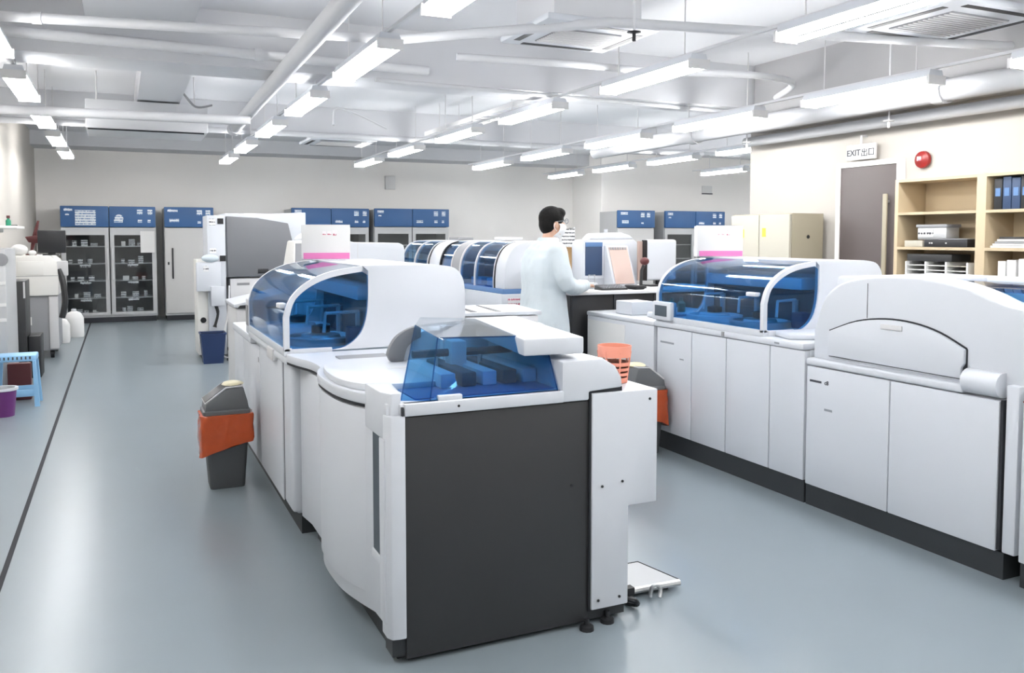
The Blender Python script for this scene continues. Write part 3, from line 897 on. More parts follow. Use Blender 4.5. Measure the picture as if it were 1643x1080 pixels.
MB().loft([oval(3.105, 6.1, 1.46, 0.086, 0.10), oval(3.11, 6.1, 1.495, 0.074, 0.078), oval(3.112, 6.1, 1.495, 0.066, 0.07), oval(3.105, 6.1, 1.46, 0.078, 0.092)], cap=False).build('collar', 'coat', coat)
tr = MB()
tr.loft([oval(3.08, 6.1, 0.72, 0.14, 0.19), oval(3.08, 6.1, 0.98, 0.125, 0.17)])
for s in (-1, 1):
    limb(tr, [(3.08, 6.1 + s * 0.095, 0.80), (3.085, 6.1 + s * 0.10, 0.50), (3.075, 6.1 + s * 0.10, 0.09)], [0.105, 0.082, 0.072])
tr.build('trousers', 'trousers', P, remesh=0.012, relax=3)
for s in (-1, 1):
    MB().loft([oval(3.13, 6.1 + s * 0.095, 0.0, 0.145, 0.052), oval(3.13, 6.1 + s * 0.095, 0.03, 0.145, 0.052), oval(3.11, 6.1 + s * 0.095, 0.075, 0.11, 0.047), oval(3.07, 6.1 + s * 0.095, 0.11, 0.06, 0.045)]).build('shoe', 'black', P)
hr = MB()
hr.ball((HX - 0.018, HY, HZ + 0.045), 0.108, 0.088, 0.098)
hr.ball((HX - 0.055, HY, HZ + 0.0), 0.066, 0.078, 0.09)
hr.ball((HX + 0.045, HY, HZ + 0.085), 0.06, 0.07, 0.045)
hr.build('hair', 'hair', P, remesh=0.008, relax=4)
mk = spline([(HX + 0.075, HZ + 0.0), (HX + 0.112, HZ - 0.025), (HX + 0.10, HZ - 0.075), (HX + 0.055, HZ - 0.115)], 3)
rows_ = []
for x, z in mk:
    rows_.append([(x - 0.085 * (abs(t_) ** 2), HY + 0.068 * t_ * (1.0 if z > HZ - 0.09 else 0.8), z + 0.012 * abs(t_)) for t_ in (-1, -0.75, -0.5, -0.25, 0, 0.25, 0.5, 0.75, 1)])
mask = MB().sheet(rows_, 0.003).build('face_mask', 'mask', P)
for s in (-1, 1):
    MB().tube(spline([(HX + 0.0, HY + s * 0.072, HZ - 0.02), (HX - 0.03, HY + s * 0.088, HZ + 0.0), (HX - 0.035, HY + s * 0.087, HZ - 0.03), (HX + 0.0, HY + s * 0.068, HZ - 0.06)], 3), 0.002, 5).build('ear_loop', 'mask', mask)
gl = MB()
for s in (-1, 1):
    gl.tube([(HX + 0.105, HY + s * 0.034 + 0.026 * math.cos(a), HZ + 0.02 + 0.02 * math.sin(a)) for a in [2 * math.pi * k / 12 for k in range(13)]], 0.0022, 5)
    gl.tube([(HX + 0.104, HY + s * 0.06, HZ + 0.025), (HX + 0.05, HY + s * 0.082, HZ + 0.022), (HX - 0.02, HY + s * 0.086, HZ + 0.015)], 0.0022, 5)
gl.tube([(HX + 0.105, HY - 0.008, HZ + 0.025), (HX + 0.108, HY, HZ + 0.028), (HX + 0.105, HY + 0.008, HZ + 0.025)], 0.0022, 5)
gl.build('spectacles', 'inkgrey', P)

# ------------------------------------------------------------------ black bench and what stands on it
bn = thing('work_bench', 'black fronted bench with a pale top where the person works', 'bench', (4.3, 6.6, 0))
box('worktop', 'offgrey', bn, 3.33, 5.0, 6.12, 6.93, 1.02, 1.045, 0.004)
for k in range(4):
    x0 = 3.36 + k * 0.4
    box('front_panel', 'black', bn, x0 + 0.003, x0 + 0.397, 6.16, 6.18, 0.05, 1.02, 0.003)
box('carcass', 'black', bn, 3.36, 4.96, 6.18, 6.91, 0.05, 1.02)
box('plinth', 'seam', bn, 3.4, 4.92, 6.22, 6.9, 0, 0.05)

t = thing('bench_analyzer', 'rounded white bench analyzer with a narrow blue window and pale sloping rack', 'analyzer', (4.05, 6.85, 1.045))
bodyp = [(3.77, 1.047), (3.77, 1.43)] + spline([(3.77, 1.43), (3.79, 1.465), (3.83, 1.475)], 3)[1:] + [(4.32, 1.475), (4.36, 1.44), (4.36, 1.047)]
MB().prism(bodyp, 'y', 6.72, 6.92).build('housing', 'white', t, bevel=0.01)
box('window_bezel', 'white', t, 3.765, 3.99, 6.70, 6.722, 1.12, 1.47, 0.02)
box('window', 'navy', t, 3.79, 3.965, 6.694, 6.702, 1.15, 1.45, 0.006)
box('window_top', 'bluepad', t, 3.79, 3.965, 6.691, 6.695, 1.41, 1.45, 0.004)
MB().prism([(6.53, 1.06), (6.68, 1.42), (6.72, 1.42), (6.72, 1.06)], 'x', 3.99, 4.23).build('rack_frame', 'white', t, bevel=0.012)
rk = MB().prism([(6.527, 1.08), (6.662, 1.405), (6.666, 1.403), (6.531, 1.078)], 'x', 4.01, 4.205).build('rack_face', 'screen', t)
for k in range(7):
    MB().prism([(6.648, 1.383), (6.657, 1.405), (6.66, 1.404), (6.651, 1.382)], 'x', 4.02 + k * 0.026, 4.036 + k * 0.026).build('rack_slot', 'grey', rk)
MB().prism([(3.86, 1.476), (3.92, 1.53), (4.2, 1.54), (4.3, 1.51), (4.34, 1.476)], 'y', 6.75, 6.91).build('top_lid', 'white', t, bevel=0.012)
MB().tube([(4.08, 6.83, 1.54), (4.08, 6.83, 1.57)], 0.018, 10).build('top_knob', 'white', t)
t = thing('computer_monitor', 'white backed monitor with a dark edge standing on the black bench', 'monitor', (4.5, 6.6, 1.045))
box('casing', 'white', t, 4.36, 4.70, 6.58, 6.63, 1.10, 1.475, 0.03, seg=3)
box('dark_edge', 'black', t, 4.345, 4.358, 6.56, 6.63, 1.10, 1.47)
box('screen', 'screen', t, 4.30, 4.345, 6.62, 6.64, 1.10, 1.46)
MB().tube([(4.53, 6.64, 1.05), (4.53, 6.64, 1.2)], 0.025, 8).build('stand', 'black', t)
box('foot', 'black', t, 4.40, 4.66, 6.56, 6.72, 1.045, 1.06, 0.004)
t = thing('hand_scanner', 'dark handheld scanner upright in a stand before the white monitor', 'scanner', (4.2, 6.42, 1.045))
MB().lathe([(0.05, 1.045), (0.05, 1.06), (0.015, 1.07)], 4.2, 6.42, 12).build('base', 'black', t)
MB().tube([(4.2, 6.42, 1.06), (4.2, 6.41, 1.2), (4.21, 6.39, 1.25)], 0.014, 8).build('neck', 'dark', t)
MB().ball((4.205, 6.37, 1.285), 0.04, 0.045, 0.035).build('head', 'maroon', t)
t = thing('keyboard', 'dark keyboard lying on the black bench near the sloping rack', 'keyboard', (3.82, 6.33, 1.045))
MB().prism([(6.24, 1.046), (6.24, 1.062), (6.38, 1.085), (6.38, 1.046)], 'x', 3.70, 3.95).build('case', 'dark', t, bevel=0.003)
for i in range(4):
    for j in range(9):
        x0, y0 = 3.71 + j * 0.026, 6.25 + i * 0.032
        box('key', 'grey', t, x0, x0 + 0.021, y0, y0 + 0.025, 1.063 + i * 0.0052, 1.073 + i * 0.0052)
tag(box('telephone', 'black', None, 4.0, 4.1, 6.2, 6.38, 1.047, 1.08, 0.01), 'black desk telephone beside the dark keyboard', 'telephone')
tag(MB().prism([(3.42, 6.16), (3.66, 6.15), (3.67, 6.4), (3.5, 6.48)], 'z', 1.0455, 1.05).build('paper_sheet', 'paper'), 'white paper sheets under the hands of the person', 'paper')
t = thing('small_holder', 'small white wire holder with slips by the narrow blue window', 'holder', (3.72, 6.45, 1.05))
box('tray', 'white', t, 3.66, 3.76, 6.42, 6.52, 1.05, 1.10, 0.004)
MB().tube([(3.68, 6.44, 1.10), (3.68, 6.44, 1.17), (3.74, 6.44, 1.17), (3.74, 6.44, 1.10)], 0.004, 6).build('wire', 'steel', t)

# ------------------------------------------------------------------ row of blue visored analyzers
rb = thing('visor_analyzer_row', 'long row of analyzers with curved blue visors behind the person', 'analyzer', (3.35, 8.6, 0))
pf = [(3.12, 1.03)] + spline([(3.12, 1.12), (3.135, 1.25), (3.18, 1.36), (3.25, 1.425), (3.34, 1.455)], 4)
outl = pf + [(3.55, 1.462), (3.62, 1.44), (3.65, 1.38), (3.65, 1.03)]
def shrink(p, d_): return [(x + d_, z - d_ * 0.6) for x, z in p]
for y0, y1 in ((6.98, 7.19), (8.71, 9.05)):
    MB().prism(outl, 'y', y0, y1).build('white_section', 'white', rb, bevel=0.006, ang=35)
for y0, y1 in ((7.19, 8.71), (9.05, 10.1)):
    MB().prism([(3.34, 1.455), (3.55, 1.462), (3.62, 1.44), (3.65, 1.38), (3.65, 1.03), (3.50, 1.03), (3.45, 1.38), (3.34, 1.43)], 'y', y0, y1).build('rear_cover', 'white', rb, ang=35)
    box('inner_wall', 'inside', rb, 3.40, 3.448, y0 + 0.01, y1 - 0.01, 1.03, 1.36)
for y0, y1, m in ((7.24, 7.67, 'bluegl2'), (7.71, 8.08, 'bluegl2'), (8.36, 8.68, 'bluegl2'), (9.14, 9.55, 'bluegl2'), (9.60, 10.05, 'bluegl2')):
    MB().sheet([[(x, y0, z), (x, y1, z)] for x, z in shrink(pf, 0.01)], 0.004).build('visor', m, rb, ang=30)
    box('inner_rack', 'insidelt', rb, 3.22, 3.38, y0 + 0.05, y1 - 0.05, 1.03, 1.1, 0.006)
MB().prism(pf + [(3.40, 1.455), (3.40, 1.03)], 'y', 8.11, 8.33).build('grey_section', 'grey', rb, ang=35)
for yy, m in ((7.205, 'black'), (7.22, 'white'), (7.69, 'white'), (8.095, 'offgrey'), (8.345, 'offgrey'), (8.695, 'black'), (9.065, 'black'), (9.11, 'white'), (9.575, 'offgrey'), (10.075, 'white')):
    ip = shrink(pf, 0.03)
    MB().prism([(x - 0.004, z) for x, z in pf] + ip[::-1], 'y', yy - 0.012, yy + 0.012).build('rib', m, rb, ang=30)
box('blue_strip', 'bluepad', rb, 3.105, 3.64, 6.975, 10.1, 0.985, 1.03, 0.004)
box('counter', 'white', rb, 3.08, 3.66, 6.95, 10.12, 0.80, 0.985, 0.006)
box('body', 'white2', rb, 3.12, 3.62, 7.0, 10.1, 0.1, 0.80)
box('plinth', 'skirt', rb, 3.15, 3.6, 7.0, 10.08, 0, 0.1)
for x, m in ((3.14, 'pr_red'), (3.29, 'pr_ink')):
    box('notice', m, rb, x, x + 0.12, 6.945, 6.951, 0.86, 0.95)
for y, l_ in ((8.9, 'dark lidded box on the far part of the blue visored row'), (7.6, 'grey box on the near part of the blue visored row')):
    tag(box('flat_box', 'grey' if y > 8 else 'offgrey', None, 3.42, 3.6, y, y + 0.3, 1.465, 1.495, 0.004), l_, 'box')

# white covered unit behind the near hood
wu = thing('covered_unit', 'tall plain white unit with a domed shoulder behind the pink band carton', 'cabinet', (1.85, 7.5, 0))
prof = [(1.45, 0.1), (1.45, 1.48)] + spline([(1.45, 1.48), (1.52, 1.535), (1.60, 1.545), (1.67, 1.52), (1.73, 1.465), (1.80, 1.452)], 4)[1:] + [(2.15, 1.448), (2.19, 1.43), (2.20, 1.39), (2.20, 0.1)]
MB().prism(prof, 'y', 7.0, 8.0).build('cover', 'white', wu, bevel=0.012, ang=35)
box('plinth', 'skirt', wu, 1.48, 2.17, 7.03, 7.97, 0, 0.1)
box('seam_line', 'offgrey', wu, 1.79, 1.795, 6.9985, 7.0, 0.5, 1.45)

# ------------------------------------------------------------------ tall analyzer with the grey cover
gm = thing('tall_analyzer', 'tall white analyzer with a large mid grey cover near the fridges', 'analyzer', (1.6, 11.5, 0))
box('body', 'offgrey', gm, 1.22, 2.2, 11.03, 11.9, 0.08, 0.985, 0.01)
MB().prism([(1.17, 1.0), (1.17, 1.79), (1.7, 1.79), (2.16, 1.81), (2.16, 1.0)], 'y', 11.06, 11.9).build('upper_shell', 'white', gm, bevel=0.01)
MB().prism([(1.19, 1.0), (1.185, 1.755), (1.55, 1.735), (1.93, 1.67), (2.0, 1.36), (1.98, 1.03)], 'y', 11.0, 11.06).build('grey_cover', 'grey2', gm, bevel=0.012)
box('cover_grip', 'black', gm, 1.55, 1.68, 10.985, 11.0, 1.045, 1.10, 0.01)
box('side_column', 'white', gm, 0.96, 1.17, 11.0, 11.6, 0.05, 1.76, 0.008)
box('side_column', 'warm', gm, 0.84, 0.96, 11.05, 11.6, 0.05, 1.22, 0.008)
ub = box('tube_unit', 'white', gm, 0.82, 1.10, 10.9, 11.0, 0.84, 1.19, 0.01)
box('lower_flap', 'white', ub, 0.98, 1.14, 10.88, 10.92, 0.66, 0.9, 0.008)
for z, x in ((1.655, 1.08), (1.2, 1.10)):
    box('socket', 'black', gm, x, x + 0.07, 10.993, 11.0, z, z + 0.07)
MB().tube([(0.90, 11.04, 0.48), (0.90, 11.05, 0.48)], 0.035, 12).build('knob', 'black', gm)
MB().tube(spline([(1.04, 10.95, 0.66), (1.06, 10.94, 0.56), (1.02, 10.94, 0.40)], 4), [0.02] * 4 + [0.016] * 4 + [0.025], 8).build('lever', 'black', gm)
box('label_mark', 'pr_ink', gm, 0.90, 0.96, 10.896, 10.9, 1.08, 1.15)
box('label_mark', 'pr_ink', gm, 0.985, 1.06, 10.996, 11.0, 1.64, 1.72)
box('label_mark', 'pr_ink', gm, 0.985, 1.06, 10.996, 11.0, 1.30, 1.36)
box('slot', 'grey', gm, 1.3, 1.45, 11.026, 11.03, 0.90, 0.93)
box('badge', 'ink', gm, 1.52, 1.62, 11.026, 11.03, 0.78, 0.86)
for x in (1.26, 2.12):
    for y in (11.1, 11.8):
        MB().tube([(x, y, 0), (x, y, 0.09)], 0.03, 10).build('foot', 'black', gm)
box('foot', 'black', gm, 0.88, 1.14, 11.05, 11.55, 0.0, 0.05)
tag(MB().ball((1.25, 10.85, 0.27), 0.08, 0.06, 0.22).build('hanging_pouch', 'warm'), 'pale oval fluid pouch by the foot of the tall grey cover analyzer', 'pouch')
tag(MB().tube(spline([(1.2, 10.97, 0.9), (1.18, 10.93, 0.6), (1.12, 10.88, 0.3), (1.10, 10.85, 0.08), (1.18, 10.85, 0.02), (1.4, 10.9, 0.015)], 5), 0.012, 6).build('cable', 'offgrey'), 'pale cable drooping down the tall grey cover analyzer', 'cable')
tag(MB().tube(spline([(1.15, 10.8, 0.015), (1.25, 10.72, 0.02), (1.4, 10.75, 0.03), (1.45, 10.9, 0.02)], 5), 0.02, 6).build('cable_coil', 'black'), 'dark cables lying at the foot of the tall grey cover analyzer', 'cable')
tag(MB().ball((0.98, 10.92, 1.24), 0.1, 0.05, 0.05).build('folded_cloth', 'insidelt'), 'folded pale cloth on the tube unit of the tall analyzer', 'cloth')

# low printer-like unit between tall analyzer and near hood
lu = thing('low_unit', 'low pale unit with a sloping white lid seen behind the near arched hood', 'cabinet', (1.2, 8.2, 0))
box('body', 'offgrey', lu, 0.92, 1.36, 7.9, 8.6, 0.0, 0.86, 0.01)
MB().prism([(0.90, 0.87), (0.90, 0.90), (1.36, 1.0), (1.36, 0.87)], 'y', 7.88, 8.6).build('lid', 'white', lu, bevel=0.006)
MB().prism([(0.93, 0.865), (0.95, 0.89), (1.12, 0.90), (1.12, 0.865)], 'y', 7.875, 7.88).build('opening', 'black', lu)


# ------------------------------------------------------------------ fridges
def fridge(x0, x1, yf, H, doors, label, glassy, items=None, clip=0):
    t = thing('laboratory_fridge', label, 'fridge', ((x0 + x1) / 2, yf + 0.37, 0))
    yb = yf + 0.72
    hz = H - 0.36
    box('plinth', 'seam', t, x0 + 0.02, x1 - 0.02, yf + 0.02, yb, 0.0, 0.09)
    # hollow cabinet
    MB().bx(x0, x0 + 0.04, yf + 0.04, yb, 0.09, H - 0.02).build('side_wall', 'silver', t)
    MB().bx(x1 - 0.04, x1, yf + 0.04, yb, 0.09, H - 0.02).build('side_wall', 'silver', t)
    box('back_wall', 'fridgein', t, x0 + 0.04, x1 - 0.04, yb - 0.05, yb, 0.09, hz)
    box('cabinet_floor', 'silver', t, x0 + 0.04, x1 - 0.04, yf + 0.04, yb - 0.05, 0.09, 0.15)
    box('cabinet_top', 'silver', t, x0 + 0.04, x1 - 0.04, yf + 0.04, yb, hz, H - 0.02)
    n_ = doors
    wd = (x1 - x0) / n_
    for k in range(n_):
        a, b = x0 + k * wd, x0 + (k + 1) * wd
        hp = box('header_panel', 'header', t, a + 0.004, b - 0.004, yf - 0.03, yf + 0.04, hz, H, 0.012)
        # stickers on the header
        st_ = [(0.06, 0.27, 0.13, 0.05), (0.08, 0.2, 0.06, 0.03)] if k == 0 else [(0.45, 0.22, 0.09, 0.09), (0.62, 0.22, 0.08, 0.09), (0.46, 0.08, 0.07, 0.05), (0.62, 0.08, 0.05, 0.05), (0.08, 0.08, 0.14, 0.05)]
        if n_ == 1:
            st_ = [(0.06, 0.27, 0.17, 0.05), (0.55, 0.22, 0.09, 0.09), (0.70, 0.22, 0.08, 0.09), (0.09, 0.09, 0.16, 0.06), (0.56, 0.07, 0.06, 0.04)]
        for sx, sz, ww, hh in st_:
            if sx + ww < wd - 0.02:
                box('sticker', 'pr_blue', hp, a + sx, a + sx + ww, yf - 0.034, yf - 0.03, hz + sz, hz + sz + hh)
        if glassy:
            dr = thing_part = MB()
            for q in ((a + 0.01, a + 0.075), (b - 0.075, b - 0.01)):
                dr.bx(q[0], q[1], yf, yf + 0.04, 0.13, hz - 0.01)
            dr.bx(a + 0.075, b - 0.075, yf, yf + 0.04, 0.13, 0.18)
            dr.bx(a + 0.075, b - 0.075, yf, yf + 0.04, hz - 0.14, hz - 0.01)
            do = dr.build('door', 'silver', t)
            box('pane', 'clear', do, a + 0.07, b - 0.07, yf + 0.018, yf + 0.026, 0.17, hz - 0.13)
            hx = b - 0.045 if k == 0 else a + 0.03
            box('door_handle', 'offgrey', do, hx, hx + 0.02, yf - 0.03, yf, 0.75, 1.3, 0.004)
            for s_ in range(4):
                z = 0.42 + s_ * 0.30
                sh_ = box('shelf', 'steel', t, a + 0.045, b - 0.045, yf + 0.06, yb - 0.06, z, z + 0.015)
                if items is not None and s_ < 3:
                    box('shelf_label', 'pr_ink', sh_, a + 0.28, a + 0.45, yf + 0.055, yf + 0.06, z - 0.05, z + 0.015)
            if items is not None:
                for s_ in range(5):
                    z = 0.152 if s_ == 0 else 0.436 + (s_ - 1) * 0.30
                    xx = a + 0.1 + random.random() * 0.1
                    cnt = 0
                    while xx < b - 0.2 and cnt < 5:
                        ww = random.uniform(0.05, 0.11)
                        hh = random.uniform(0.05, 0.13)
                        items.append((xx, xx + ww, yf + 0.12, yf + 0.24, z, z + hh, ORD[cnt], ['floor of', 'lowest shelf of', 'second shelf up in', 'third shelf up in', 'top shelf of'][s_], k))
                        xx += ww + random.uniform(0.015, 0.12)
                        cnt += 1
        else:
            do = box('door', 'fridge', t, a + 0.01, b - 0.01, yf, yf + 0.04, 0.13, hz - 0.01, 0.008)
            hx = a + 0.12
            box('door_handle', 'black', do, hx, hx + 0.025, yf - 0.03, yf, 0.75, 1.3, 0.005)
            box('lock', 'seam', do, a + 0.05, a + 0.075, yf - 0.008, yf, 1.0, 1.05)
    return t


its = []
f1 = fridge(-0.93, 0.58, 16.5, 2.03, 2, 'two door glass fridge with blue header holding rows of small reagents', True, its)
box('notice', 'paper', f1, 0.32, 0.55, 16.47, 16.478, 1.22, 1.60)
box('notice', 'pr_blue', f1, -0.70, -0.38, 16.455, 16.469, 1.70, 1.96)
MB().tube([(-0.015 + 0.0, 16.465, 1.82), (-0.015, 16.47, 1.82)], 0.07, 14).build('sticker', 'pr_blue', f1)
for (x0, x1, y0, y1, z0, z1, o_, s_, k) in its:
    m = random.choice(['pr_bot', 'pr_bot', 'paper', 'pr_ink'])
    tag(box('reagent_box', m, None, x0, x1, y0, y1, z0, z1, 0.004),
        '%s reagent box along the %s the %s glass fridge half' % (o_, s_, ('jug side', 'white notice')[k]), 'box', 'reagent boxes in the glass fridge')
fridge(0.71, 1.55, 16.42, 2.03, 1, 'single solid door fridge with black handle beside the two door glass fridge', False)
fridge(2.95, 4.46, 16.5, 2.05, 2, 'blue headed fridge partly hidden by the tall grey cover analyzer', True)
fridge(4.56, 6.13, 16.5, 2.06, 2, 'blue headed two door fridge above the far end of the blue visored row', True)
fridge(9.36, 10.27, 15.2, 2.05, 1, 'single solid door fridge in the recess behind the bench analyzer', False)
fridge(10.53, 12.10, 15.2, 2.05, 2, 'two door fridge in the recess next to the cream steel cabinet', True)

# ------------------------------------------------------------------ things by the left wall
an = thing('floor_analyzer', 'bulky pale grey analyzer on castors by the wall near the white jugs', 'analyzer', (-0.98, 12.3, 0))
MB().prism([(-1.22, 0.78), (-1.22, 1.24), (-1.18, 1.27), (-0.80, 1.27), (-0.72, 1.20), (-0.70, 0.95), (-0.71, 0.78)], 'y', 11.86, 12.8).build('upper_body', 'warm', an, bevel=0.012)
box('top_panel', 'warm', an, -1.14, -0.86, 11.85, 11.862, 1.04, 1.20, 0.004)
box('lower_body', 'grey', an, -1.14, -0.73, 11.9, 12.75, 0.1, 0.78, 0.01)
box('side_door', 'offgrey', an, -0.82, -0.72, 11.885, 11.93, 0.12, 0.77, 0.006)
box('door_latch', 'paper', an, -1.03, -1.01, 11.89, 11.9, 0.42, 0.52)
box('seam_line', 'grey', an, -1.18, -0.71, 11.855, 11.861, 1.02, 1.025)
for x in (-1.08, -0.8):
    for y in (11.98, 12.65):
        c = MB().tube([(x - 0.02, y, 0.05), (x + 0.02, y, 0.05)], 0.05, 12).build('castor', 'black', an)
        box('castor_fork', 'dark', c, x - 0.025, x + 0.025, y - 0.02, y + 0.02, 0.05, 0.105)
MB().tube(spline([(-0.70, 11.9, 1.1), (-0.66, 11.88, 0.95), (-0.64, 11.88, 0.7), (-0.68, 11.9, 0.5)], 4), 0.035, 8).build('hose', 'dark', an)
box('control_arm', 'offgrey', an, -0.72, -0.60, 11.88, 11.95, 1.02, 1.2, 0.01)
mo = thing('black_monitor', 'black monitor standing on the bulky pale grey analyzer', 'monitor', (-0.78, 12.05, 1.27))
box('screen_housing', 'black', mo, -0.93, -0.62, 12.0, 12.05, 1.30, 1.58, 0.01)
box('stand', 'black', mo, -0.82, -0.74, 12.03, 12.08, 1.275, 1.36)
box('foot', 'black', mo, -0.88, -0.70, 12.0, 12.14, 1.271, 1.285, 0.003)
lm = thing('desk_lamp', 'dark maroon lamp with a folded arm beside the black monitor', 'lamp', (-1.0, 12.2, 1.27))
MB().lathe([(0.06, 1.271), (0.06, 1.285), (0.02, 1.29)], -1.02, 12.2, 12).build('base', 'maroon', lm)
MB().tube([(-1.02, 12.2, 1.285), (-0.98, 12.2, 1.48), (-0.93, 12.2, 1.70)], [0.012, 0.03, 0.012], 8).build('arm', 'maroon', lm)
MB().prism([(-1.08, 1.50), (-1.04, 1.43), (-0.94, 1.42), (-0.93, 1.52)], 'y', 12.16, 12.24).build('shade', 'maroon', lm, bevel=0.01)
for k, (x, y, r) in enumerate(((-1.13, 12.0, 0.085), (-0.985, 11.95, 0.04))):
    tag(MB().ball((x, y, 1.272 + r * 0.8), r * 1.15, r, r * 0.8).build('plastic_bag', 'paper'), ['larger crumpled white bag on the bulky pale grey analyzer', 'smaller crumpled white bag below the maroon lamp'][k], 'bag')
for k, (x, y, sc) in enumerate(((-0.66, 14.3, 1.0), (-0.80, 13.6, 0.9))):
    t = thing('plastic_jug', ['white plastic jug on the floor nearest the glass fridge', 'white plastic jug half hidden by the bulky grey analyzer'][k], 'jug', (x, y, 0))
    def jr(wx, wy, z): return [(wx * c, wy * s_, z) for c, s_ in ((1, .6), (.6, 1), (-.6, 1), (-1, .6), (-1, -.6), (-.6, -1), (.6, -1), (1, -.6))]
    MB().loft([jr(0.12 * sc, 0.1 * sc, 0.0), jr(0.13 * sc, 0.11 * sc, 0.02), jr(0.13 * sc, 0.11 * sc, 0.28 * sc), jr(0.09 * sc, 0.08 * sc, 0.36 * sc), jr(0.035 * sc, 0.035 * sc, 0.39 * sc)]).build('bottle', 'paper', t, local=True)
    MB().lathe([(0.036 * sc, 0.39 * sc), (0.036 * sc, 0.42 * sc), (0, 0.42 * sc)], 0, 0, 10).build('cap', 'white', t, local=True)
bc_ = thing('black_cabinet', 'tall black cabinet standing behind the sky blue stool', 'cabinet', (-1.0, 10.4, 0))
box('case', 'dark', bc_, -1.10, -0.92, 10.2, 10.7, 0.0, 1.04, 0.006)
box('front_strip', 'offgrey', bc_, -0.935, -0.918, 10.19, 10.2, 0.86, 1.03)
tag(box('black_crate', 'black', None, -0.92 + 0.005, -0.80, 10.3, 10.7, 0.0, 0.45, 0.01), 'low black crate beside the tall black cabinet', 'crate')
bl = thing('dial_instrument', 'grey instrument with a round dial at the picture edge by the wall', 'instrument', (-1.12, 9.3, 0))
box('case', 'silver', bl, -1.3, -0.965, 9.05, 9.9, 0.0, 1.39, 0.006)
MB().tube([(-1.0, 9.04, 1.29), (-1.0, 9.05, 1.29)], 0.06, 14).build('dial', 'grey', bl)
for z in (0.72, 0.86, 1.06):
    box('label_strip', 'paper', bl, -1.1, -0.97, 9.044, 9.05, z, z + 0.03)
sf = thing('wall_shelf', 'pale wall shelf holding a small bottle high by the wall', 'shelf', (-1.2, 9.2, 1.57))
box('board', 'warm', sf, XL, -0.85, 8.9, 9.6, 1.575, 1.60, 0.003)
box('bracket', 'steel', sf, XL, -1.0, 9.3, 9.33, 1.54, 1.575)
t = thing('small_bottle', 'small brown capped bottle on the pale wall shelf', 'bottle', (-0.935, 9.1, 1.6))
MB().lathe([(0.022, 0.0), (0.022, 0.05), (0.01, 0.062), (0.01, 0.075)], 0, 0, 10).build('glass_body', 'green', t, local=True)
MB().lathe([(0.015, 0.07), (0.015, 0.095), (0, 0.095)], 0, 0, 10).build('cap', 'maroon', t, local=True)
tag(box('pen', 'black', None, -0.91, -0.86, 9.06, 9.08, 1.6005, 1.609), 'black pen lying on the pale wall shelf', 'pen')

# stool
so = thing('plastic_stool', 'sky blue plastic stool with a slotted edge by the wall', 'stool', (-0.86, 8.72, 0))
so_s = 0.155
seat = box('seat', 'sky', so, -so_s, so_s, -0.13, 0.13, 0.40, 0.455, 0.012, local=True)
for k in range(8):
    x = -0.13 + k * 0.033
    box('slot', 'ink', seat, x, x + 0.012, -0.1315, -0.13, 0.42, 0.445, local=True)
for sx in (-1, 1):
    for sy in (-1, 1):
        MB().loft([[(sx * 0.15 + dx, sy * 0.125 + dy, 0.405) for dx, dy in ((-.025, -.02), (.0, -.02), (.0, .02), (-.025, .02))] if sx > 0 else [(sx * 0.15 + dx, sy * 0.125 + dy, 0.405) for dx, dy in ((.0, -.02), (.025, -.02), (.025, .02), (.0, .02))],
                   [(sx * 0.165 + dx, sy * 0.145 + dy, 0.0) for dx, dy in ((-.03, -.02), (.01, -.02), (.01, .02), (-.03, .02))]]).build('leg', 'sky', so, local=True)
for sy in (-1, 1):
    box('crossbar', 'sky', so, -0.14, 0.14, sy * 0.138 - 0.008, sy * 0.138 + 0.008, 0.09, 0.15, 0.003, local=True)
tag(box('dark_case', 'maroon', None, -0.97, -0.78, 8.95, 9.03, 0.0, 0.34, 0.01), 'dark case standing on the floor behind the sky blue stool', 'case')
pl_ = thing('purple_pail', 'purple pail with a white rim in front of the sky blue stool', 'pail', (-0.93, 8.22, 0))
MB().lathe([(0.0, 0.0), (0.085, 0.0), (0.105, 0.22), (0.098, 0.22), (0.08, 0.01), (0.0, 0.01)], 0, 0, 20).build('bucket', 'purple', pl_, local=True)
MB().lathe([(0.105, 0.215), (0.118, 0.22), (0.118, 0.24), (0.095, 0.24), (0.095, 0.215)], 0, 0, 20).build('rim', 'white', pl_, local=True)

# ------------------------------------------------------------------ right wall: cabinet, bookcase, sign, bell
cb = thing('steel_cabinet', 'cream steel cabinet with yellow stickers and tan side by the door wall', 'cabinet', (5.97, 6.7, 0))
box('carcass', 'tan', cb, 5.80, 6.19, 6.28, 7.14, 0.0, 1.725, 0.004)
for y0, y1 in ((6.285, 6.705), (6.715, 7.135)):
    dr = box('door', 'cream', cb, 5.77, 5.80, y0, y1, 0.05, 1.715, 0.006)
box('sticker', 'yellow', cb, 5.767, 5.77, 6.61, 6.66, 1.50, 1.585)
box('sticker', 'yellow', cb, 5.767, 5.77, 6.93, 6.97, 1.49, 1.575)
MB().tube([(6.0, 6.276, 1.50), (6.0, 6.28, 1.50)], 0.018, 10).build('lock', 'black', cb)

bs = thing('bookcase', 'tall pale birch bookcase against the door wall', 'bookcase', (6.05, 4.4, 0))
BX0, BX1 = 5.90, 6.235
for y0, y1 in ((5.155, 5.19), (4.36, 4.44), (3.55, 3.59)):
    box('upright', 'wood', bs, BX0, BX1, y0, y1, 0, 1.975, 0.002)
box('back_panel', 'wood', bs, 6.22, 6.24, 3.59, 5.155, 0.05, 1.96)
for y0, y1 in ((4.44, 5.155), (3.59, 4.36)):
    for z in (0.05, 0.55, 0.82, 1.09, 1.395, 1.68, 1.95):
        box('shelf', 'wood', bs, BX0, 6.22, y0, y1, z, z + 0.022)
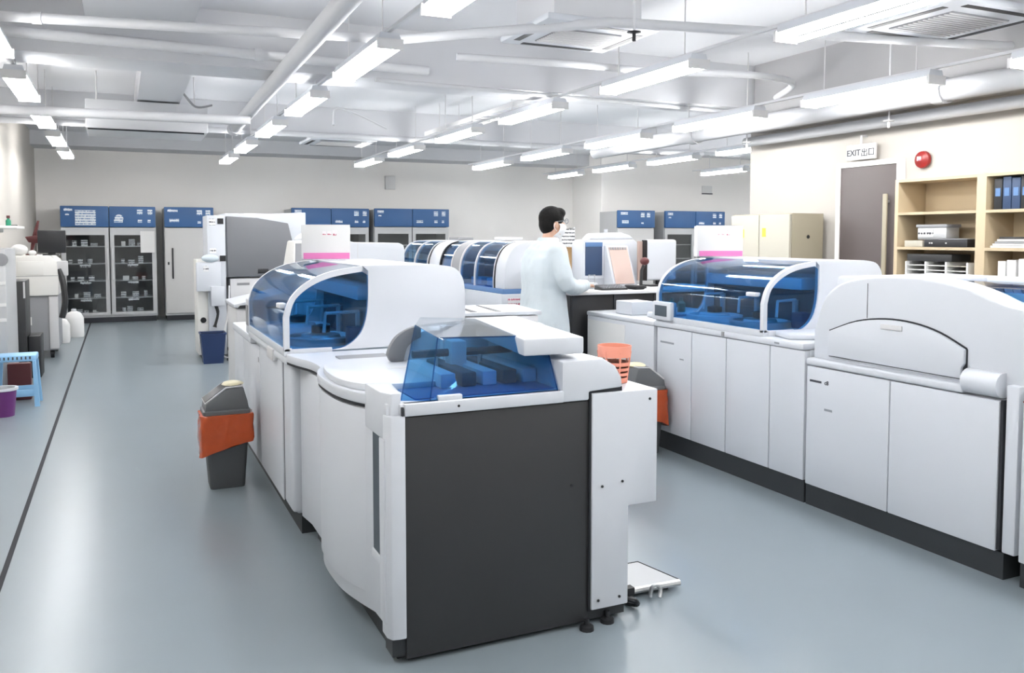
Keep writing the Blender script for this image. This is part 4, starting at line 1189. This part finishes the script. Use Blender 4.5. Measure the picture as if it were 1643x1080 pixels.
# bookcase contents
t = thing('clear_box', 'clear grey lidded box on the black box in the bookcase', 'box', (6.05, 4.86, 1.418))
box('tub', 'silver', t, 5.95, 6.1, 4.73, 5.0, 1.487, 1.575, 0.006)
box('lid', 'grey', t, 5.94, 6.11, 4.72, 5.01, 1.575, 1.60, 0.006)
box('label_sheet', 'pr_ink', t, 5.945, 5.95, 4.85, 4.99, 1.50, 1.56)
t = thing('black_device', 'flat black device with small lights on the middle bookcase shelf', 'device', (6.05, 4.7, 1.418))
box('case', 'black', t, 5.92, 6.15, 4.52, 4.91, 1.419, 1.478, 0.005)
for y in (4.85, 4.83, 4.70):
    box('indicator', 'paper', t, 5.917, 5.92, y, y + 0.012, 1.445, 1.455)
box('lid_plate', 'grey', t, 5.93, 6.14, 4.53, 4.98, 1.478, 1.486, 0.003)
tag(box('beige_box', 'cream', None, 5.92, 6.1, 4.925, 5.1, 1.418, 1.47, 0.004), 'small beige box beside the flat black device in the bookcase', 'box')
dt = thing('document_trays', 'white three column document tray unit in the bookcase', 'tray', (6.02, 4.8, 1.112))
for k in range(4):
    y = 4.50 + k * 0.188
    box('divider', 'paper', dt, 5.91, 6.15, y, y + 0.015, 1.1135, 1.30)
for k in range(3):
    for i in range(5):
        box('tray', 'paper' if (k, i) != (0, 4) else 'cream', dt, 5.92, 6.15, 4.516 + k * 0.188, 4.687 + k * 0.188, 1.1145 + i * 0.038, 1.1205 + i * 0.038)
tag(box('dark_folder_stack', 'dark', None, 5.93, 6.15, 4.66, 5.08, 1.302, 1.36, 0.004), 'dark folder pile lying on the white document trays', 'folders')
for k in range(7):
    y = 4.32 - k * 0.07
    h_ = 0.228 + 0.01 * (k % 2)
    t = thing('ring_binder', '%s navy ring binder from the middle upright on the top shelf' % ORD[k], 'binder', (6.05, y - 0.03, 1.702), group='navy binders in the bookcase')
    box('cover', 'navy' if k % 3 else 'black', t, 5.93, 6.18, y - 0.065, y, 1.703, 1.703 + h_, 0.004)
    box('spine_label', 'bluepad', t, 5.927, 5.93, y - 0.052, y - 0.014, 1.80, 1.86)
for k in range(5):
    tag(box('paper_stack', ['paper', 'offgrey', 'grey', 'paper', 'dark'][k], None, 5.92 + 0.004 * k, 6.15, 4.0 + 0.02 * k, 4.33 - 0.015 * k, 1.418 + k * 0.0165, 1.433 + k * 0.0165, 0.002), '%s folder up in the flat pile next to the flat black device' % ORD[k], 'folder', 'flat folders in the bookcase')
for k in range(6):
    y = 4.28 - k * 0.08
    tag(box('box_file', ['paper', 'offgrey', 'paper', 'grey', 'paper', 'offgrey'][k], None, 5.93, 6.17, y - 0.07, y - (0.0 if k % 2 else 0.01), 1.1125, 1.32 + 0.01 * (k % 3), 0.003), '%s pale box file from the middle upright on the lower shelf' % ORD[k], 'file', 'pale box files in the bookcase')

ex = thing('exit_sign', 'white exit sign with dark lettering above the brown door', 'sign', (6.2, 5.83, 2.27))
box('panel', 'paper', ex, 6.17, 6.20, 5.66, 5.99, 2.205, 2.345, 0.004)
text('lettering', 'EXIT', 'ink', ex, (6.169, 5.985, 2.245), (0, -1, 0), (0, 0, 1), 0.078)
def strokes(name, segs, y0, z0, s):
    m = MB()
    for (u0, v0, u1, v1) in segs:
        m.bx(6.1685, 6.1705, y0 - u1 * s, y0 - u0 * s, z0 + v0 * s, z0 + v1 * s)
    return m.build(name, 'ink', ex)
strokes('lettering', [(0.44, 0, 0.56, 1), (0.1, 0.5, 0.9, 0.6), (0.1, 0.5, 0.22, 0.9), (0.78, 0.5, 0.9, 0.9), (0, 0, 1, 0.1), (0, 0, 0.12, 0.42), (0.88, 0, 1, 0.42)], 5.815, 2.235, 0.07)
strokes('lettering', [(0.05, 0.05, 0.17, 0.9), (0.83, 0.05, 0.95, 0.9), (0.05, 0.8, 0.95, 0.9), (0.05, 0.05, 0.95, 0.16)], 5.735, 2.235, 0.07)
MB().tube([(6.185, 5.83, 2.345), (6.185, 5.83, 2.42), (6.25, 5.83, 2.42)], 0.012, 8).build('bracket', 'offgrey', ex)
be = thing('alarm_bell', 'round red fire alarm bell on the wall above the bookcase', 'bell', (6.22, 5.2, 2.17))
MB().loft([[(6.25 - dx, 5.195 + r * math.cos(2 * math.pi * k / 20), 2.155 + r * math.sin(2 * math.pi * k / 20)) for k in range(20)] for dx, r in ((0.0, 0.05), (0.02, 0.075), (0.045, 0.07), (0.06, 0.045), (0.065, 0.01))]).build('gong', 'red', be)
box('centre_mark', 'pr_red', be, 6.18, 6.184, 5.18, 5.22, 2.145, 2.18)
tag(box('emergency_light_box', 'paper', None, 5.01, 5.22, 17.22, 17.295, 2.48, 2.76, 0.008), 'small white emergency light box high on the back wall', 'light box')
ws = thing('small_sign', 'small pale notice with a dark lower bar on the recess wall', 'sign', (12.2, 15.98, 2.55))
box('plate', 'paper', ws, 12.08, 12.36, 15.975, 15.995, 2.47, 2.66)
box('bar', 'ink', ws, 12.07, 12.37, 15.97, 15.976, 2.47, 2.495)
bw = thing('paper_notice', 'printed notice with black type on the back wall beside the head of the person', 'notice', (9.4, 17.28, 1.5))
box('sheet', 'pr_ink', bw, 9.35, 9.44, 17.28, 17.295, 1.4, 1.7)
st = thing('carton_shelf', 'shelf with brown cartons just behind the person', 'shelf', (4.9, 9.6, 0))
box('rack', 'paper', st, 4.75, 5.15, 9.4, 9.8, 0.0, 1.05)
box('sheet', 'pr_ink', st, 4.98, 5.16, 9.39, 9.395, 1.38, 1.60)
box('post', 'offgrey', st, 4.96, 4.98, 9.40, 9.43, 1.05, 1.62)
box('post', 'offgrey', st, 5.15, 5.17, 9.40, 9.43, 1.05, 1.62)
tag(box('brown_carton', 'card', None, 4.97, 5.16, 9.44, 9.7, 1.052, 1.37, 0.004), 'brown cardboard carton on the shelf behind the person', 'carton')
tag(box('print_carton', 'pr_red', None, 4.96, 5.15, 9.28, 9.39, 0.9, 1.04, 0.004), 'small printed packet below the brown carton', 'packet')


# ------------------------------------------------------------------ ceiling services
def pipe(name, pts, r, m, label, cat='pipe', couplings=()):
    if not couplings:
        return tag(MB().tube(pts, r, 12).build(name, m), label, cat)
    t = thing(name, label, cat, pts[0])
    MB().tube(pts, r, 12).build('run', m, t)
    for a, b in couplings:
        MB().tube([a, b], r * 1.2, 12).build('coupling', m, t)
    return t


pipe('ceiling_pipe', [(1.12, -2.9, 2.80), (1.16, 4.5, 2.80), (1.26, 10.6, 2.78)], 0.065, 'duct', 'thick white pipe running lengthwise under the ceiling', couplings=(((1.26, 10.5, 2.78), (1.262, 10.75, 2.78)),))
pipe('ceiling_conduit', [(XL, 6.75, 2.96), (1.9, 6.15, 2.95), (3.0, 5.0, 2.93), (6.2, 4.35, 2.93)], 0.035, 'duct', 'white cross pipe bending past the near ceiling cassette', couplings=(((-0.5, 6.593, 2.958), (-0.44, 6.582, 2.958)),))
pipe('ceiling_conduit', [(XL, 6.95, 2.94), (2.4, 6.95, 2.90)], 0.04, 'duct', 'straight white cross pipe just before the ceiling beam', couplings=(((0.98, 6.95, 2.915), (1.04, 6.95, 2.915)),))
pipe('ceiling_conduit', spline([(2.45, 6.4, 2.92), (3.3, 6.2, 2.9), (4.2, 6.15, 2.9), (5.0, 5.95, 2.9), (5.6, 6.1, 2.9), (5.95, 6.7, 2.88)], 6), 0.03, 'duct', 'white conduit curving over the lamp row by the door wall')
pipe('ceiling_conduit', [(XL, 9.05, 2.65), (1.2, 8.85, 2.65)], 0.045, 'duct', 'low white cross pipe in front of the long fan coil unit')
pipe('ceiling_duct', [(5.75, -2.9, 2.615), (5.75, 9.9, 2.615)], 0.085, 'dimmed_duct', 'round white duct running along the door wall', 'duct', couplings=(((5.75, 4.6, 2.615), (5.75, 4.7, 2.615)), ((5.75, 7.7, 2.615), (5.75, 7.8, 2.615))))
pipe('ceiling_conduit', [(6.08, -2.9, 2.50), (6.08, 7.3, 2.50)], 0.05, 'dimmed_duct', 'slimmer white pipe close to the wall above the exit sign')
pipe('ceiling_conduit', [(2.0, 7.15, 2.83), (14.0, 7.9, 2.83)], 0.02, 'duct', 'thin conduit crossing below the ceiling beam')
pipe('ceiling_conduit', [(XL, 11.9, 2.9), (9.0, 11.9, 2.9)], 0.04, 'duct', 'far white cross pipe over the tall grey cover analyzer')
for k, (x, y, z) in enumerate(((3.02, 4.72, 2.80), (5.93, 5.3, 2.47), (5.93, 7.1, 2.47))):
    t = thing('ceiling_sprinkler', ['black sprinkler head beside the near ceiling cassette', 'white sprinkler head under the duct nearer the bookcase', 'white sprinkler head under the duct nearer the cream cabinet'][k], 'sprinkler', (x, y, z))
    MB().tube([(x, y, z), (x, y, ZC)], 0.008, 6).build('drop_pipe', 'duct', t)
    MB().lathe([(0.012, z - 0.05), (0.012, z), (0.045, z + 0.004), (0.045, z + 0.01), (0.01, z + 0.012)], x, y, 12).build('head', 'black' if k == 0 else 'offgrey', t)


def cassette(x0, x1, y0, y1, z, label):
    t = thing('ceiling_cassette', label, 'air conditioner', ((x0 + x1) / 2, (y0 + y1) / 2, z))
    box('panel', 'white2', t, x0, x1, y0, y1, z, z + 0.05, 0.02)
    box('casing', 'duct', t, x0 + 0.1, x1 - 0.1, y0 + 0.1, y1 - 0.1, z + 0.05, ZC)
    gr = box('grille', 'grey', t, x0 + 0.2, x1 - 0.2, y0 + 0.2, y1 - 0.2, z - 0.008, z + 0.005)
    nb = 12
    for k in range(nb):
        yy = y0 + 0.21 + (y1 - y0 - 0.42) * k / nb
        box('grille_bar', 'offgrey', gr, x0 + 0.2, x1 - 0.2, yy, yy + 0.012, z - 0.014, z - 0.006)
    for q in ((x0 + 0.05, x0 + 0.1, y0 + 0.15, y1 - 0.15), (x1 - 0.1, x1 - 0.05, y0 + 0.15, y1 - 0.15), (x0 + 0.15, x1 - 0.15, y0 + 0.05, y0 + 0.1), (x0 + 0.15, x1 - 0.15, y1 - 0.1, y1 - 0.05)):
        box('air_slot', 'black', t, *q, z - 0.003, z + 0.002)
    return t


cassette(2.62, 3.52, 5.15, 5.95, 2.95, 'square ceiling cassette with a grey grille over the near island')
cassette(2.55, 3.55, 12.6, 13.5, 2.92, 'distant ceiling cassette over the blue visored row')
cassette(4.70, 5.65, 3.70, 4.60, 2.95, 'ceiling cassette partly hidden behind the brightest lamp near the bookcase')
fc = thing('ceiling_fan_coil', 'long white fan coil box under the ceiling before the fridges', 'air conditioner', (0.3, 10.4, 2.6))
box('casing', 'duct', fc, -0.30, 0.90, 9.95, 10.8, 2.63, 2.93, 0.01)
box('lower_slot', 'seam', fc, -0.28, 0.86, 9.952, 9.985, 2.618, 2.63)
for x in (-0.2, 0.8):
    MB().tube([(x, 10.4, 2.93), (x, 10.4, ZC)], 0.01, 6).build('hanger', 'offgrey', fc)
for k, p in enumerate(([(0.55, 9.4, 3.0), (0.62, 9.5, 2.98), (0.75, 9.6, 2.86), (0.92, 9.7, 2.90)], [(2.2, 9.6, 2.75), (2.25, 9.7, 2.95), (2.5, 9.8, 2.92), (2.9, 9.9, 2.78)])):
    tag(MB().tube(spline(p, 6), 0.012, 6).build('ceiling_cable', 'grey' if k == 0 else 'duct'), ['dark cable looping above the long fan coil box', 'pale cable loop hanging near the distant ceiling cassette'][k], 'cable')
# slung tray and hangers
tr_ = thing('ceiling_cable_tray', 'narrow white cable tray hung beyond the ceiling beam', 'cable tray', (4.2, 9.5, 2.9))
for a in ((3.95, 3.97), (4.23, 4.25)):
    box('side_rail', 'offgrey', tr_, *a, 8.1, 11.6, 2.93, 2.98)
for k in range(14):
    y = 8.15 + k * 0.25
    box('rung', 'offgrey', tr_, 3.97, 4.23, y, y + 0.03, 2.935, 2.945)
for y in (8.5, 11.0):
    for x in (3.96, 4.24):
        MB().tube([(x, y, 2.98), (x, y, ZC)], 0.006, 6).build('hanger', 'offgrey', tr_)
